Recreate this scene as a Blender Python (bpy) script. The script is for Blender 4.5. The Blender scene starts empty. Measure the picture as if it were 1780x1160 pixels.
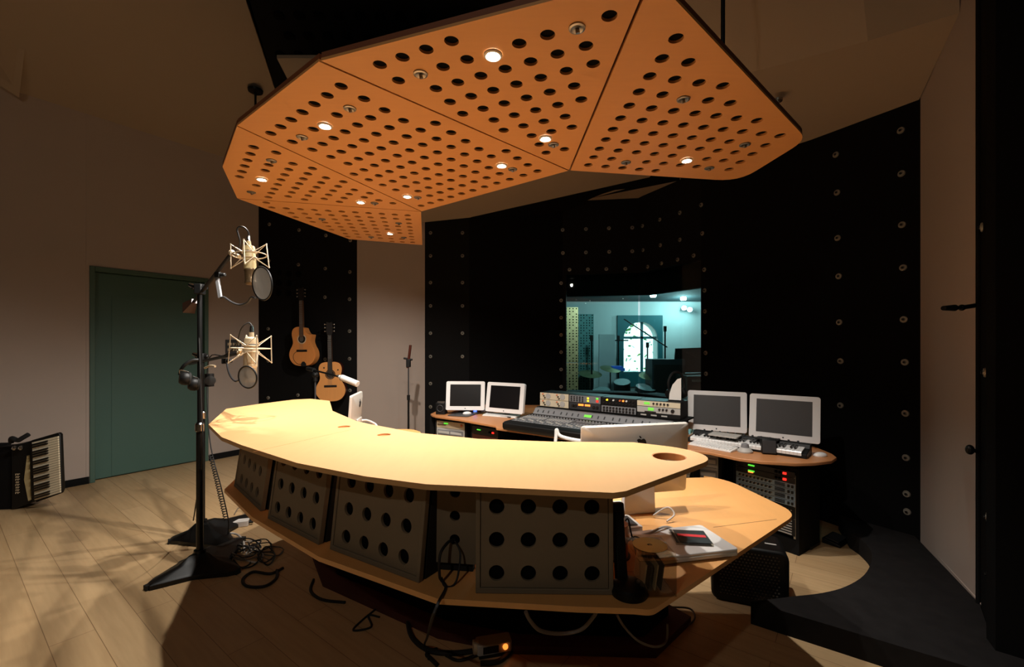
import bpy, bmesh, math, random
from mathutils import Vector, Matrix, Euler
random.seed(7)
R = math.radians
PI = math.pi
sc = bpy.context.scene
COL = sc.collection
F, CX, HY, CAMZ = 770.0, 897.0, 600.0, 1.5

# ---------------------------------------------------------------- survey helpers (photo measurements -> metres)
def P(px, py, Y):                      # point at depth Y
    return Vector(((px-CX)/F*Y, Y, CAMZ-(py-HY)/F*Y))
def G(px, py, z=0.0):                  # point on the horizontal plane z
    Y = F*(CAMZ-z)/(py-HY)
    return Vector(((px-CX)/F*Y, Y, z))
def W(px, py, A, B):                   # point on the vertical plane through A, B
    k = (px-CX)/F
    ux, uy = B[0]-A[0], B[1]-A[1]
    s = (k*A[1]-A[0])/(ux-k*uy)
    Y = A[1]+s*uy
    return Vector((k*Y, Y, CAMZ-(py-HY)/F*Y))

# ---------------------------------------------------------------- materials
def lin(c):
    return tuple(((v/255)/12.92 if v/255 <= .04045 else ((v/255+.055)/1.055)**2.4) for v in c)
MATS = {}
def mat(name, rgb, rough=.5, metal=0.0, noise=0.0, nscale=20, stretch=(1,1,1), bump=0.0, emit=0.0, emit_rgb=None, spec=.5, coat=0.0):
    if name in MATS: return MATS[name]
    m = bpy.data.materials.new(name); m.use_nodes = True
    nt = m.node_tree; b = nt.nodes['Principled BSDF']
    c = lin(rgb)
    b.inputs['Base Color'].default_value = (*c, 1)
    b.inputs['Roughness'].default_value = rough
    b.inputs['Metallic'].default_value = metal
    b.inputs['Specular IOR Level'].default_value = spec
    b.inputs['Coat Weight'].default_value = coat
    if emit:
        b.inputs['Emission Color'].default_value = (*lin(emit_rgb or rgb), 1)
        b.inputs['Emission Strength'].default_value = emit
    if noise or bump:
        tc = nt.nodes.new('ShaderNodeTexCoord'); mp = nt.nodes.new('ShaderNodeMapping')
        mp.inputs['Scale'].default_value = stretch
        nz = nt.nodes.new('ShaderNodeTexNoise'); nz.inputs['Scale'].default_value = nscale; nz.inputs['Detail'].default_value = 5
        nt.links.new(tc.outputs['Object'], mp.inputs['Vector']); nt.links.new(mp.outputs['Vector'], nz.inputs['Vector'])
        if noise:
            mx = nt.nodes.new('ShaderNodeMix'); mx.data_type = 'RGBA'
            mx.inputs[6].default_value = (*[v*(1-noise) for v in c], 1)
            mx.inputs[7].default_value = (*[min(1, v*(1+noise)) for v in c], 1)
            nt.links.new(nz.outputs['Fac'], mx.inputs[0]); nt.links.new(mx.outputs[2], b.inputs['Base Color'])
        if bump:
            bp = nt.nodes.new('ShaderNodeBump'); bp.inputs['Strength'].default_value = bump; bp.inputs['Distance'].default_value = .004
            nt.links.new(nz.outputs['Fac'], bp.inputs['Height']); nt.links.new(bp.outputs['Normal'], b.inputs['Normal'])
    MATS[name] = m
    return m

def floor_mat():
    m = bpy.data.materials.new('floor_planks'); m.use_nodes = True
    nt = m.node_tree; b = nt.nodes['Principled BSDF']; L = nt.links.new
    tc = nt.nodes.new('ShaderNodeTexCoord'); mp = nt.nodes.new('ShaderNodeMapping')
    mp.vector_type = 'POINT'; mp.inputs['Rotation'].default_value = (0, 0, R(37.0)); mp.inputs['Location'].default_value = (0.3, -.02, 0)
    L(tc.outputs['Object'], mp.inputs['Vector'])
    br = nt.nodes.new('ShaderNodeTexBrick')
    br.offset = .37; br.inputs['Scale'].default_value = 1.0
    br.inputs['Brick Width'].default_value = 2.1; br.inputs['Row Height'].default_value = .17
    br.inputs['Mortar Size'].default_value = .0016; br.inputs['Mortar Smooth'].default_value = .2; br.inputs['Bias'].default_value = -.2
    br.inputs['Color1'].default_value = (*lin((198,166,124)),1); br.inputs['Color2'].default_value = (*lin((187,154,112)),1)
    br.inputs['Mortar'].default_value = (*lin((136,106,74)),1)
    L(mp.outputs['Vector'], br.inputs['Vector'])
    m2 = nt.nodes.new('ShaderNodeMapping'); m2.inputs['Scale'].default_value = (1.2, 14, 1); L(mp.outputs['Vector'], m2.inputs['Vector'])
    nz = nt.nodes.new('ShaderNodeTexNoise'); nz.inputs['Scale'].default_value = 2.5; nz.inputs['Detail'].default_value = 6
    L(m2.outputs['Vector'], nz.inputs['Vector'])
    mx = nt.nodes.new('ShaderNodeMix'); mx.data_type = 'RGBA'; mx.blend_type = 'MULTIPLY'; mx.inputs[0].default_value = .35
    cr = nt.nodes.new('ShaderNodeValToRGB'); cr.color_ramp.elements[0].position = .3; cr.color_ramp.elements[0].color = (.6,.55,.48,1)
    cr.color_ramp.elements[1].position = .7; cr.color_ramp.elements[1].color = (1,1,1,1)
    L(nz.outputs['Fac'], cr.inputs['Fac']); L(br.outputs['Color'], mx.inputs[6]); L(cr.outputs['Color'], mx.inputs[7])
    L(mx.outputs[2], b.inputs['Base Color'])
    b.inputs['Roughness'].default_value = .42
    return m

def glass_mat(name, rgb, refl=.08):
    m = bpy.data.materials.new(name); m.use_nodes = True
    nt = m.node_tree; nt.nodes.remove(nt.nodes['Principled BSDF']); out = nt.nodes['Material Output']
    t = nt.nodes.new('ShaderNodeBsdfTransparent'); t.inputs['Color'].default_value = (*lin(rgb), 1)
    g = nt.nodes.new('ShaderNodeBsdfGlossy'); g.inputs['Roughness'].default_value = .01
    fr = nt.nodes.new('ShaderNodeFresnel'); fr.inputs['IOR'].default_value = 1.5
    mx = nt.nodes.new('ShaderNodeMixShader')
    ge = nt.nodes.new('ShaderNodeNewGeometry'); sb = nt.nodes.new('ShaderNodeMath'); sb.operation = 'SUBTRACT'; sb.use_clamp = True
    nt.links.new(fr.outputs[0], sb.inputs[0]); nt.links.new(ge.outputs['Backfacing'], sb.inputs[1]); nt.links.new(sb.outputs[0], mx.inputs[0]); nt.links.new(t.outputs[0], mx.inputs[1]); nt.links.new(g.outputs[0], mx.inputs[2])
    nt.links.new(mx.outputs[0], out.inputs['Surface'])
    return m

M = {}
M['wall'] = mat('taupe_wall', (170,154,143), .9, noise=.03, nscale=3, bump=.05)
M['ceil'] = mat('taupe_ceiling', (160,142,122), .9, noise=.03, nscale=3)
M['black'] = mat('black_fabric', (13,12,12), .95, spec=.1)
M['black2'] = mat('black_panel', (17,16,16), .85, spec=.15)
M['hole'] = mat('hole_black', (5,5,5), .9, spec=.1)
M['cloud'] = mat('cloud_maple', (212,152,90), .5, noise=.05, nscale=4, stretch=(2,14,2))
M['edge'] = mat('panel_edge', (120,66,36), .6)
M['counter'] = mat('counter_maple', (212,166,112), .5, noise=.05, nscale=3, stretch=(12,2,2))
M['desk'] = mat('desk_maple', (216,158,94), .46, noise=.05, nscale=3, stretch=(12,2,2))
M['cedge'] = mat('counter_edge', (196,124,70), .4)
M['bdesk'] = mat('back_desk_wood', (190,128,80), .4, noise=.08, nscale=3, stretch=(12,2,2))
M['boxface'] = mat('grey_box_paint', (122,108,88), .75, noise=.04, nscale=60)
M['boxside'] = mat('box_side', (16,14,12), .8)
M['door'] = mat('green_door', (62,92,82), .6, noise=.03, nscale=2)
M['doorframe'] = mat('green_door_frame', (66,92,80), .6)
M['carpet'] = mat('black_carpet', (36,34,34), .98, noise=.3, nscale=14, bump=.4, spec=.05)
M['plinth'] = mat('red_brown_plinth', (74,30,24), .7)
M['bm'] = mat('black_metal', (9,9,9), .4, spec=.35)
M['bp'] = mat('black_plastic', (13,13,13), .5, spec=.35)
M['dg'] = mat('dark_grey_plastic', (50,50,52), .5)
M['rubber'] = mat('rubber', (12,12,12), .8)
M['chrome'] = mat('chrome', (200,198,195), .2, metal=1)
M['steel'] = mat('brushed_steel', (160,156,150), .4, metal=1)
M['disc'] = mat('disc_metal', (150,144,132), .5, metal=.5)
M['alu'] = mat('silver_aluminium', (206,199,190), .38, metal=.25)
M['white'] = mat('white_plastic', (226,222,216), .4)
M['white2'] = mat('white_gloss', (232,230,228), .25)
M['cream'] = mat('cream_enamel', (196,178,132), .4)
M['bronze'] = mat('bronze_grille', (112,92,66), .4, metal=.6)
M['pale'] = mat('pale_nickel', (206,186,154), .35, metal=.3)
M['wire'] = mat('spider_wire', (206,190,164), .35, metal=.3)
M['mesh_dark'] = mat('pop_screen', (46,46,48), .8)
M['screenL'] = mat('dark_screen', (14,13,15), .3)
M['screenR'] = mat('grey_screen', (62,60,60), .42)
M['guitar'] = mat('spruce_top', (228,148,80), .35, noise=.06, nscale=4, stretch=(30,1,1), coat=.3)
M['guitar2'] = mat('spruce_top_pale', (226,156,90), .35, noise=.06, nscale=4, stretch=(30,1,1), coat=.3)
M['mahog'] = mat('mahogany_side', (66,24,16), .35, coat=.3)
M['neck'] = mat('neck_wood', (92,64,44), .45)
M['ebony'] = mat('ebony', (26,20,18), .45)
M['ivory'] = mat('ivory', (214,200,172), .4)
M['key_b'] = mat('black_keys', (16,14,14), .35)
M['beige'] = mat('beige_panel', (196,176,146), .5, noise=.05, nscale=8)
M['grey'] = mat('grey_panel', (120,120,122), .5)
M['lgrey'] = mat('light_grey_panel', (176,172,166), .5)
M['blue'] = mat('blue_grey_rack', (160,186,206), .5)
M['red'] = mat('red_print', (214,36,44), .5)
M['gold'] = mat('gold_disc', (190,170,96), .25, metal=.6)
M['orange_knob'] = mat('orange_knob', (214,110,60), .5)
M['copper'] = mat('copper_disc_stack', (176,120,84), .3, metal=.6)
M['led_g'] = mat('led_green', (90,220,60), .4, emit=1.2)
M['led_y'] = mat('led_yellow', (240,210,50), .4, emit=1.5)
M['led_r'] = mat('led_red', (240,40,30), .4, emit=2.0)
M['led_o'] = mat('led_orange', (255,130,50), .4, emit=2.0)
M['led_b'] = mat('led_blue', (60,90,255), .4, emit=4.0)
M['lcd'] = mat('green_lcd', (110,200,70), .4, emit=.7)
M['bulb'] = mat('lamp_bulb', (255,250,240), .4, emit=60, emit_rgb=(255,246,230))
M['lbulb'] = mat('live_lamp_bulb', (240,250,255), .4, emit=25, emit_rgb=(225,248,255))
M['lwall'] = mat('live_room_wall', (196,206,206), .9)
M['lceil'] = mat('live_room_ceiling', (40,56,60), .9)
M['lfloor'] = mat('live_room_floor', (70,72,66), .7)
M['teal'] = mat('teal_window_frame', (22,92,100), .6)
M['lperf'] = mat('live_cream_panel', (244,200,146), .7)
M['lperf2'] = mat('live_teal_panel', (74,116,116), .7)  # one even teal for the second live room panel
M['leaf'] = mat('leaf_green', (96,150,70), .7, noise=.3, nscale=8)
M['drum'] = mat('drum_shell', (52,60,62), .4)
M['skin'] = mat('drum_skin', (150,170,172), .6)
M['brass'] = mat('cymbal_brass', (120,130,96), .4, metal=.7)
M['lblue'] = mat('bright_blue_cloth', (50,110,220), .6)
M['lbrown'] = mat('piano_wood', (44,44,40), .4)
M['glass'] = glass_mat('studio_glass', (212,240,238))
M['acrylic'] = glass_mat('clear_acrylic', (238,234,226))
M['floor'] = floor_mat()
def screen_mat():
    m = bpy.data.materials.new('pop_screen_cloth'); m.use_nodes = True; nt = m.node_tree; b = nt.nodes['Principled BSDF']
    b.inputs['Base Color'].default_value = (*lin((104,100,96)),1); b.inputs['Roughness'].default_value = .9
    t = nt.nodes.new('ShaderNodeBsdfTransparent'); tl = nt.nodes.new('ShaderNodeBsdfTranslucent'); tl.inputs['Color'].default_value = (*lin((120,114,106)),1)
    m1 = nt.nodes.new('ShaderNodeMixShader'); m1.inputs[0].default_value = .5; m2 = nt.nodes.new('ShaderNodeMixShader'); m2.inputs[0].default_value = .3
    nt.links.new(b.outputs[0], m1.inputs[1]); nt.links.new(tl.outputs[0], m1.inputs[2]); nt.links.new(m1.outputs[0], m2.inputs[1]); nt.links.new(t.outputs[0], m2.inputs[2])
    nt.links.new(m2.outputs[0], nt.nodes['Material Output'].inputs['Surface']); return m
M['mesh_dark'] = screen_mat()
M['cable'] = mat('black_cable', (18,16,16), .6)
M['wcable'] = mat('white_cable', (206,200,194), .5)
M['gcable'] = mat('grey_cable', (96,88,80), .5)
M['paper'] = mat('paper', (224,218,206), .8)

# ---------------------------------------------------------------- mesh builder
def smooth_path(pts, n=6):
    pts = [Vector(p) for p in pts]
    if len(pts) < 3: return pts
    out = []
    for i in range(len(pts)-1):
        p0 = pts[max(i-1,0)]; p1 = pts[i]; p2 = pts[i+1]; p3 = pts[min(i+2,len(pts)-1)]
        for k in range(n):
            t = k/n
            out.append(.5*((2*p1)+(p2-p0)*t+(2*p0-5*p1+4*p2-p3)*t*t+(3*p1-p0-3*p2+p3)*t**3))
    out.append(pts[-1])
    return out

class MB:
    def __init__(s): s.bm = bmesh.new(); s.mi = 0
    def m(s, i): s.mi = i; return s
    def _f(s, vs):
        try:
            f = s.bm.faces.new(vs); f.material_index = s.mi; return f
        except ValueError: return None
    def box(s, c, d, rz=0, rx=0, ry=0):
        mt = Matrix.Translation(c) @ Euler((rx,ry,rz)).to_matrix().to_4x4()
        v = [s.bm.verts.new(mt @ Vector((x*d[0]/2, y*d[1]/2, z*d[2]/2))) for x in (-1,1) for y in (-1,1) for z in (-1,1)]
        for q in ((0,1,3,2),(4,6,7,5),(0,4,5,1),(2,3,7,6),(0,2,6,4),(1,5,7,3)): s._f([v[i] for i in q])
        return s
    def rbox(s, c, d, r=.01, rz=0, seg=4, mt=None):      # box with rounded vertical (z) edges
        pts = rrect(d[0], d[1], r, seg)
        mt = mt or Matrix.Translation(c) @ Matrix.Rotation(rz,4,'Z')
        return s.prism(pts, -d[2]/2, d[2]/2, mt)
    def prism(s, pts, z0, z1, mt=None):
        mt = mt or Matrix()
        a = [s.bm.verts.new(mt @ Vector((p[0],p[1],z0))) for p in pts]
        b = [s.bm.verts.new(mt @ Vector((p[0],p[1],z1))) for p in pts]
        s._f(list(reversed(a))); s._f(b)
        n = len(pts)
        for i in range(n): s._f([a[i],a[(i+1)%n],b[(i+1)%n],b[i]])
        return s
    def poly(s, pts, t=.02, up=None):                     # thin solid from a 3D polygon, thickened along up
        up = Vector(up if up else (0,0,1))*t
        a = [s.bm.verts.new(Vector(p)) for p in pts]; b = [s.bm.verts.new(Vector(p)+up) for p in pts]
        s._f(list(reversed(a))); s._f(b); n = len(pts)
        for i in range(n): s._f([a[i],a[(i+1)%n],b[(i+1)%n],b[i]])
        return s
    def cyl(s, p0, p1, r0, r1=None, n=16, cap=True):
        p0 = Vector(p0); p1 = Vector(p1); r1 = r0 if r1 is None else r1
        z = (p1-p0).normalized(); x = z.orthogonal().normalized(); y = z.cross(x)
        a = [s.bm.verts.new(p0+(x*math.cos(2*PI*i/n)+y*math.sin(2*PI*i/n))*r0) for i in range(n)]
        b = [s.bm.verts.new(p1+(x*math.cos(2*PI*i/n)+y*math.sin(2*PI*i/n))*r1) for i in range(n)]
        for i in range(n): s._f([a[i],a[(i+1)%n],b[(i+1)%n],b[i]])
        if cap: s._f(list(reversed(a))); s._f(b)
        return s
    def lathe(s, prof, o=(0,0,0), ax=(0,0,1), n=24):      # prof: (r, h)
        o = Vector(o); z = Vector(ax).normalized(); x = z.orthogonal().normalized(); y = z.cross(x)
        rings = []
        for r, h in prof:
            if r < 1e-5: rings.append([s.bm.verts.new(o+z*h)])
            else: rings.append([s.bm.verts.new(o+z*h+(x*math.cos(2*PI*i/n)+y*math.sin(2*PI*i/n))*r) for i in range(n)])
        for a, b in zip(rings, rings[1:]):
            for i in range(n):
                j = (i+1) % n
                if len(a) == 1 and len(b) == 1: continue
                if len(a) == 1: s._f([a[0], b[j], b[i]])
                elif len(b) == 1: s._f([a[i], a[j], b[0]])
                else: s._f([a[i], a[j], b[j], b[i]])
        return s
    def tube(s, pts, r, n=8, sm=6, closed=False):
        pts = smooth_path(pts, sm) if sm else [Vector(p) for p in pts]
        rings = []; x = None
        for i, p in enumerate(pts):
            t = (pts[min(i+1,len(pts)-1)]-pts[max(i-1,0)])
            if t.length < 1e-8: t = Vector((0,0,1))
            t.normalize()
            if x is None: x = t.orthogonal().normalized()
            else:
                x = x - t*x.dot(t)
                x = x.normalized() if x.length > 1e-6 else t.orthogonal().normalized()
            y = t.cross(x)
            rings.append([s.bm.verts.new(p+(x*math.cos(2*PI*k/n)+y*math.sin(2*PI*k/n))*r) for k in range(n)])
        for a, b in zip(rings, rings[1:]):
            for k in range(n): s._f([a[k],a[(k+1)%n],b[(k+1)%n],b[k]])
        s._f(list(reversed(rings[0]))); s._f(rings[-1])
        return s
    def torus(s, c, Rr, r, ax=(0,0,1), n=32, k=8):
        c = Vector(c); z = Vector(ax).normalized(); x = z.orthogonal().normalized(); y = z.cross(x)
        rings = []
        for i in range(n):
            d = x*math.cos(2*PI*i/n)+y*math.sin(2*PI*i/n)
            rings.append([s.bm.verts.new(c+d*(Rr+r*math.cos(2*PI*j/k))+z*r*math.sin(2*PI*j/k)) for j in range(k)])
        for i in range(n):
            a = rings[i]; b = rings[(i+1)%n]
            for j in range(k): s._f([a[j],a[(j+1)%k],b[(j+1)%k],b[j]])
        return s
    def sphere(s, c, r, sx=1, sy=1, sz=1, n=16):
        mt = Matrix.Translation(c) @ Matrix.Diagonal((r*sx,r*sy,r*sz,1))
        before = len(s.bm.faces)
        res = bmesh.ops.create_uvsphere(s.bm, u_segments=n, v_segments=n//2, radius=1, matrix=mt)
        for v in res['verts']:
            for f in v.link_faces: f.material_index = s.mi
        return s
    def mesh(s, me, mt=None):                             # append existing mesh data
        n0 = len(s.bm.faces); nv = len(s.bm.verts)
        s.bm.from_mesh(me); s.bm.verts.ensure_lookup_table(); s.bm.faces.ensure_lookup_table()
        if mt is not None:
            for v in s.bm.verts[nv:]: v.co = mt @ v.co
        for f in s.bm.faces[n0:]: f.material_index = s.mi
        return s
    def data(s, name, mats):
        bmesh.ops.recalc_face_normals(s.bm, faces=s.bm.faces)
        me = bpy.data.meshes.new(name); s.bm.to_mesh(me); s.bm.free()
        for x in (mats if isinstance(mats, (list,tuple)) else [mats]): me.materials.append(x)
        me.polygons.foreach_set('use_smooth', [True]*len(me.polygons))
        me.set_sharp_from_angle(angle=R(32))
        return me
    def build(s, name, mats, parent=None, bevel=0, loc=None, rot=None):
        o = bpy.data.objects.new(name, s.data(name, mats)); COL.objects.link(o)
        if parent: o.parent = parent
        if loc is not None: o.location = loc
        if rot is not None: o.rotation_euler = rot
        if bevel:
            b = o.modifiers.new('bevel', 'BEVEL'); b.width = bevel; b.segments = 2; b.limit_method = 'ANGLE'; b.angle_limit = R(40)
        return o

def rrect(w, h, r, seg=4):
    pts = []
    for cx, cy, a0 in ((w/2-r,h/2-r,0),(-w/2+r,h/2-r,90),(-w/2+r,-h/2+r,180),(w/2-r,-h/2+r,270)):
        for k in range(seg+1):
            a = R(a0+90*k/seg); pts.append((cx+r*math.cos(a), cy+r*math.sin(a)))
    return pts
def circle(c, r, n=20): return [(c[0]+r*math.cos(2*PI*i/n), c[1]+r*math.sin(2*PI*i/n)) for i in range(n)]
def plate_mesh(outline, holes, t):
    cu = bpy.data.curves.new('tmp', 'CURVE'); cu.dimensions = '2D'; cu.fill_mode = 'BOTH'; cu.extrude = t/2
    for pts in [outline]+list(holes):
        sp = cu.splines.new('POLY'); sp.points.add(len(pts)-1); sp.use_cyclic_u = True
        for q, p in zip(sp.points, pts): q.co = (p[0], p[1], 0, 1)
    o = bpy.data.objects.new('tmp', cu); COL.objects.link(o)
    dg = bpy.context.evaluated_depsgraph_get()
    me = bpy.data.meshes.new_from_object(o.evaluated_get(dg))
    bpy.data.objects.remove(o); bpy.data.curves.remove(cu)
    bm = bmesh.new(); bm.from_mesh(me); bmesh.ops.remove_doubles(bm, verts=bm.verts, dist=1e-5); bm.to_mesh(me); bm.free()
    return me
def text_mesh(txt, size, depth=.0006):
    cu = bpy.data.curves.new('tmp', 'FONT'); cu.body = txt; cu.size = size; cu.extrude = depth; cu.align_x = 'CENTER'; cu.align_y = 'CENTER'
    o = bpy.data.objects.new('tmp', cu); COL.objects.link(o)
    dg = bpy.context.evaluated_depsgraph_get()
    me = bpy.data.meshes.new_from_object(o.evaluated_get(dg))
    bpy.data.objects.remove(o); bpy.data.curves.remove(cu)
    return me
def inside(p, poly):
    c = False; n = len(poly); j = n-1
    for i in range(n):
        a, b = poly[i], poly[j]
        if (a[1] > p[1]) != (b[1] > p[1]) and p[0] < (b[0]-a[0])*(p[1]-a[1])/(b[1]-a[1])+a[0]: c = not c
        j = i
    return c
def edge_dist(p, poly):
    d = 9; n = len(poly)
    for i in range(n):
        a = Vector(poly[i][:2]); b = Vector(poly[(i+1)%n][:2]); q = Vector(p[:2])
        t = max(0, min(1, (q-a).dot(b-a)/(b-a).length_squared)); d = min(d, (q-(a+(b-a)*t)).length)
    return d
def area(poly): return sum(poly[i-1][0]*poly[i][1]-poly[i][0]*poly[i-1][1] for i in range(len(poly)))/2
def offset(poly, d):                                      # inwards for d > 0
    n = len(poly); s = 1 if area(poly) > 0 else -1; out = []
    for i in range(n):
        a, b, c = (Vector(poly[(i+k) % n][:2]) for k in (-1,0,1))
        e1 = (b-a).normalized(); e2 = (c-b).normalized()
        n1 = Vector((-e1.y,e1.x))*s; n2 = Vector((-e2.y,e2.x))*s
        k = (n1+n2); k = k/max(.35, (1+n1.dot(n2)))
        out.append(tuple(b+k*d))
    return out
def round_corners(poly, radii, seg=6):
    n = len(poly); out = []
    for i in range(n):
        r = radii.get(i, 0); b = Vector(poly[i][:2])
        if not r: out.append(tuple(b)); continue
        a = Vector(poly[i-1][:2]); c = Vector(poly[(i+1)%n][:2])
        p0 = b+(a-b).normalized()*r; p1 = b+(c-b).normalized()*r
        for k in range(seg+1):
            t = k/seg; out.append(tuple(p0*(1-t)**2+b*2*t*(1-t)+p1*t*t))
    return out

# ---------------------------------------------------------------- tags
def tag(o, label, cat, group=None, kind=None):
    o['label'] = label; o['category'] = cat
    if group: o['group'] = group
    if kind: o['kind'] = kind
    return o
def thing(name, label, cat, loc=(0,0,0), rz=0, group=None, rot=None):
    o = bpy.data.objects.new(name, None); COL.objects.link(o); o.empty_display_size = .1
    o.location = loc; o.rotation_euler = rot if rot else (0,0,rz)
    return tag(o, label, cat, group)
def struct(name, mb, mats, parent=None, label=None):
    o = mb.build(name, mats, parent)
    if not parent: o['kind'] = 'structure'
    if label: o['label'] = label
    return o
def dup(root, loc, rz=0, label=None, group=None):
    r = root.copy(); COL.objects.link(r); r.location = loc; r.rotation_euler = (0,0,rz)
    if label: r['label'] = label
    if group: r['group'] = group
    for ch in list(root.children):
        c = ch.copy(); COL.objects.link(c); c.parent = r
        for g in ch.children:
            d = g.copy(); COL.objects.link(d); d.parent = c
    return r
def lab(o, t): o['label'] = t; return o

# ================================================================ CAMERA
cam = bpy.data.cameras.new('camera'); co = bpy.data.objects.new('camera', cam); COL.objects.link(co)
co.location = (0,0,CAMZ); co.rotation_euler = (PI/2,0,0)
cam.sensor_fit = 'HORIZONTAL'; cam.sensor_width = 36; cam.lens = F/1780*36
cam.shift_x = -(CX-890)/1780; cam.shift_y = (HY-580)/1780
cam.clip_start = .05; cam.clip_end = 100
sc.camera = co
vs = sc.view_settings
vs.view_transform = 'Standard'; vs.look = 'None'; vs.gamma = 1; vs.exposure = 0; vs.use_curve_mapping = False

# ================================================================ SETTING
def seg_wall(A, B, z0, z1, t=.1, inward=None):            # vertical wall, thickness away from the room
    A = Vector(A[:2]); B = Vector(B[:2]); d = (B-A).normalized(); n = Vector((-d.y,d.x))
    if n.dot(Vector((0,2.0))-A if inward is None else Vector(inward)-A) > 0: n = -n
    return [tuple(A), tuple(B), tuple(B+n*t), tuple(A+n*t)], z0, z1
struct('floor', MB().box((0,4.2,-.05),(16,15,.1)), M['floor'])
# left wall with a recessed doorway
LD = Vector((.561,.827)); L0 = Vector((-4.635,4.79))
def LW(s): return tuple(L0+LD*s)
def lw_s(px):                                             # distance along the left wall at a photo column
    k = (px-CX)/F; return (k*L0.y-L0.x)/(LD.x-k*LD.y)
sd0, sd1 = lw_s(155.5), lw_s(362)
TOPD = 2.36
wl = MB()
for a, b, z0, z1 in ((-2.6,sd0,0,4.0),(sd0,sd1,TOPD,4.0),(sd1,1.78,0,4.0)):
    q, z0, z1 = seg_wall(LW(a), LW(b), z0, z1, .14); wl.prism(q, z0, z1)
struct('wall_left', wl, M['wall'])
LN = Vector((-LD.y, LD.x))                                # outwards
# baseboard
bbm = MB()
for a, b in ((-2.6,sd0-.005),(sd1+.005,1.6)):
    p = [Vector(LW(a)), Vector(LW(b))]
    bbm.prism([tuple(p[0]),tuple(p[1]),tuple(p[1]-LN*.014),tuple(p[0]-LN*.014)], 0, .075)
struct('baseboard_left', bbm, M['black2'])
seam = MB(); p = Vector(LW(lw_s(151))); seam.prism([tuple(p-LD*.006),tuple(p+LD*.006),tuple(p+LD*.006-LN*.003),tuple(p-LD*.006-LN*.003)], .076, 3.99)
struct('trim_1', seam, M['wall'])
# door
dr = thing('door_1', 'dark green studio door in a green frame in the left wall', 'door'); dr['kind'] = 'structure'
del dr['category']
fr = MB()
def lbox(s0, s1, z0, z1, d0, d1, mb):                     # box along left wall; d = depth behind wall face (+ outward)
    p = [Vector(LW(s0))+LN*d0, Vector(LW(s1))+LN*d0, Vector(LW(s1))+LN*d1, Vector(LW(s0))+LN*d1]
    mb.prism([tuple(v) for v in p], z0, z1)
lbox(sd0, sd0+.045, 0, TOPD, -.012, .13, fr); lbox(sd1-.045, sd1, 0, TOPD, -.012, .13, fr); lbox(sd0+.045, sd1-.045, TOPD-.05, TOPD, -.012, .13, fr)
lab(fr.build('door_frame', M['doorframe'], dr, bevel=.004), 'lighter green door frame')
lf = MB(); lbox(sd0+.05, sd1-.05, .012, TOPD-.055, .075, .12, lf); lf.build('door_leaf', M['door'], dr, bevel=.003)
pn = MB(); lbox(sd0+.2, sd1-.16, .02, TOPD-.3, .07, .078, pn); pn.build('door_panel', M['door'], dr)
# guitar wall / pale panel / black back wall / window facets / right wall
GA = (-3.64,6.26); GB = (-2.16,6.02); PB = (-1.28,6.22); BB = (-.646,6.10); W0 = (.636,6.06); WC = (1.62,5.87); RR = (2.07,4.96); RE = (2.894,3.17); SE = (2.475,2.36); SF = (2.165,2.0)
struct('wall_guitar', MB().prism(*seg_wall(GA,GB,0,5.3)), M['black2'])
struct('wall_pale', MB().prism(*seg_wall(GB,PB,0,5.3)), M['wall'])
struct('wall_back_left', MB().prism(*seg_wall(PB,BB,0,3.6)), M['black2'])
struct('wall_back', MB().prism(*seg_wall(BB,W0,0,3.7)), M['black'])
ZB, ZT = .86, 2.46
G0 = W(984,600,W0,WC); G1 = W(1223,600,WC,RR)
wf = MB()
wf.prism(*seg_wall(W0,WC,0,ZB)); wf.prism(*seg_wall(W0,WC,ZT,3.8)); wf.prism(*seg_wall(W0,G0,ZB,ZT))
wf.prism(*seg_wall(WC,RR,0,ZB)); wf.prism(*seg_wall(WC,RR,ZT,3.8)); wf.prism(*seg_wall(G1,RR,ZB,ZT))
wallw = struct('wall_window', wf, M['black2'])
wr = MB().prism(*seg_wall(RR,RE,0,4.2)); wallr = struct('wall_right', wr, M['black'])
wallg = struct('wall_right_pale', MB().prism(*seg_wall(RE,SE,0,5.3)), M['wall'])
wallk = struct('wall_right_near', MB().prism(*seg_wall(SE,SF,0,5.3,.1,(0,2.4))).prism(*seg_wall(SF,(3.9,1.0),0,5.3)), M['black'])
struct('trim_2', MB().cyl((SE[0]-.004,SE[1]+.006,.12),(SE[0]-.004,SE[1]+.006,4.6),.012), M['black2'])
# studio window: two panes meeting in a corner
wd = thing('window_1', 'control room window of two glass panes meeting at a corner', 'window'); del wd['category']; wd['kind'] = 'structure'
for a, b in ((G0,Vector((*WC,0))),(Vector((*WC,0)),G1)):
    a2 = Vector(a[:2]); b2 = Vector(b[:2]); d = (b2-a2).normalized(); n = Vector((-d.y,d.x))
    if n.y < 0: n = -n
    q = [tuple(a2+n*.03), tuple(b2+n*.03), tuple(b2+n*.04), tuple(a2+n*.04)]
    MB().prism(q, ZB+.002, ZT-.002).build('glass_pane', M['glass'], wd)
    sl = [tuple(a2+n*.05), tuple(b2+n*.05), tuple(b2+n*.32), tuple(a2+n*.32)]
    MB().prism(sl, ZB-.05, ZB-.004).build('window_sill', M['lceil'], wd)
hd = MB()                                                 # deep header of the double window
d1_ = (Vector(WC)-Vector(W0)).normalized(); d2_ = (Vector(RR)-Vector(WC)).normalized()
n1_ = Vector((-d1_.y,d1_.x)); n2_ = Vector((-d2_.y,d2_.x)); mi_ = (n1_+n2_)/(1+n1_.dot(n2_))
def off3(k): return [Vector(W0)+n1_*k-d1_*.3, Vector(WC)+mi_*k, Vector(RR)+n2_*k+d2_*.5]
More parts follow.
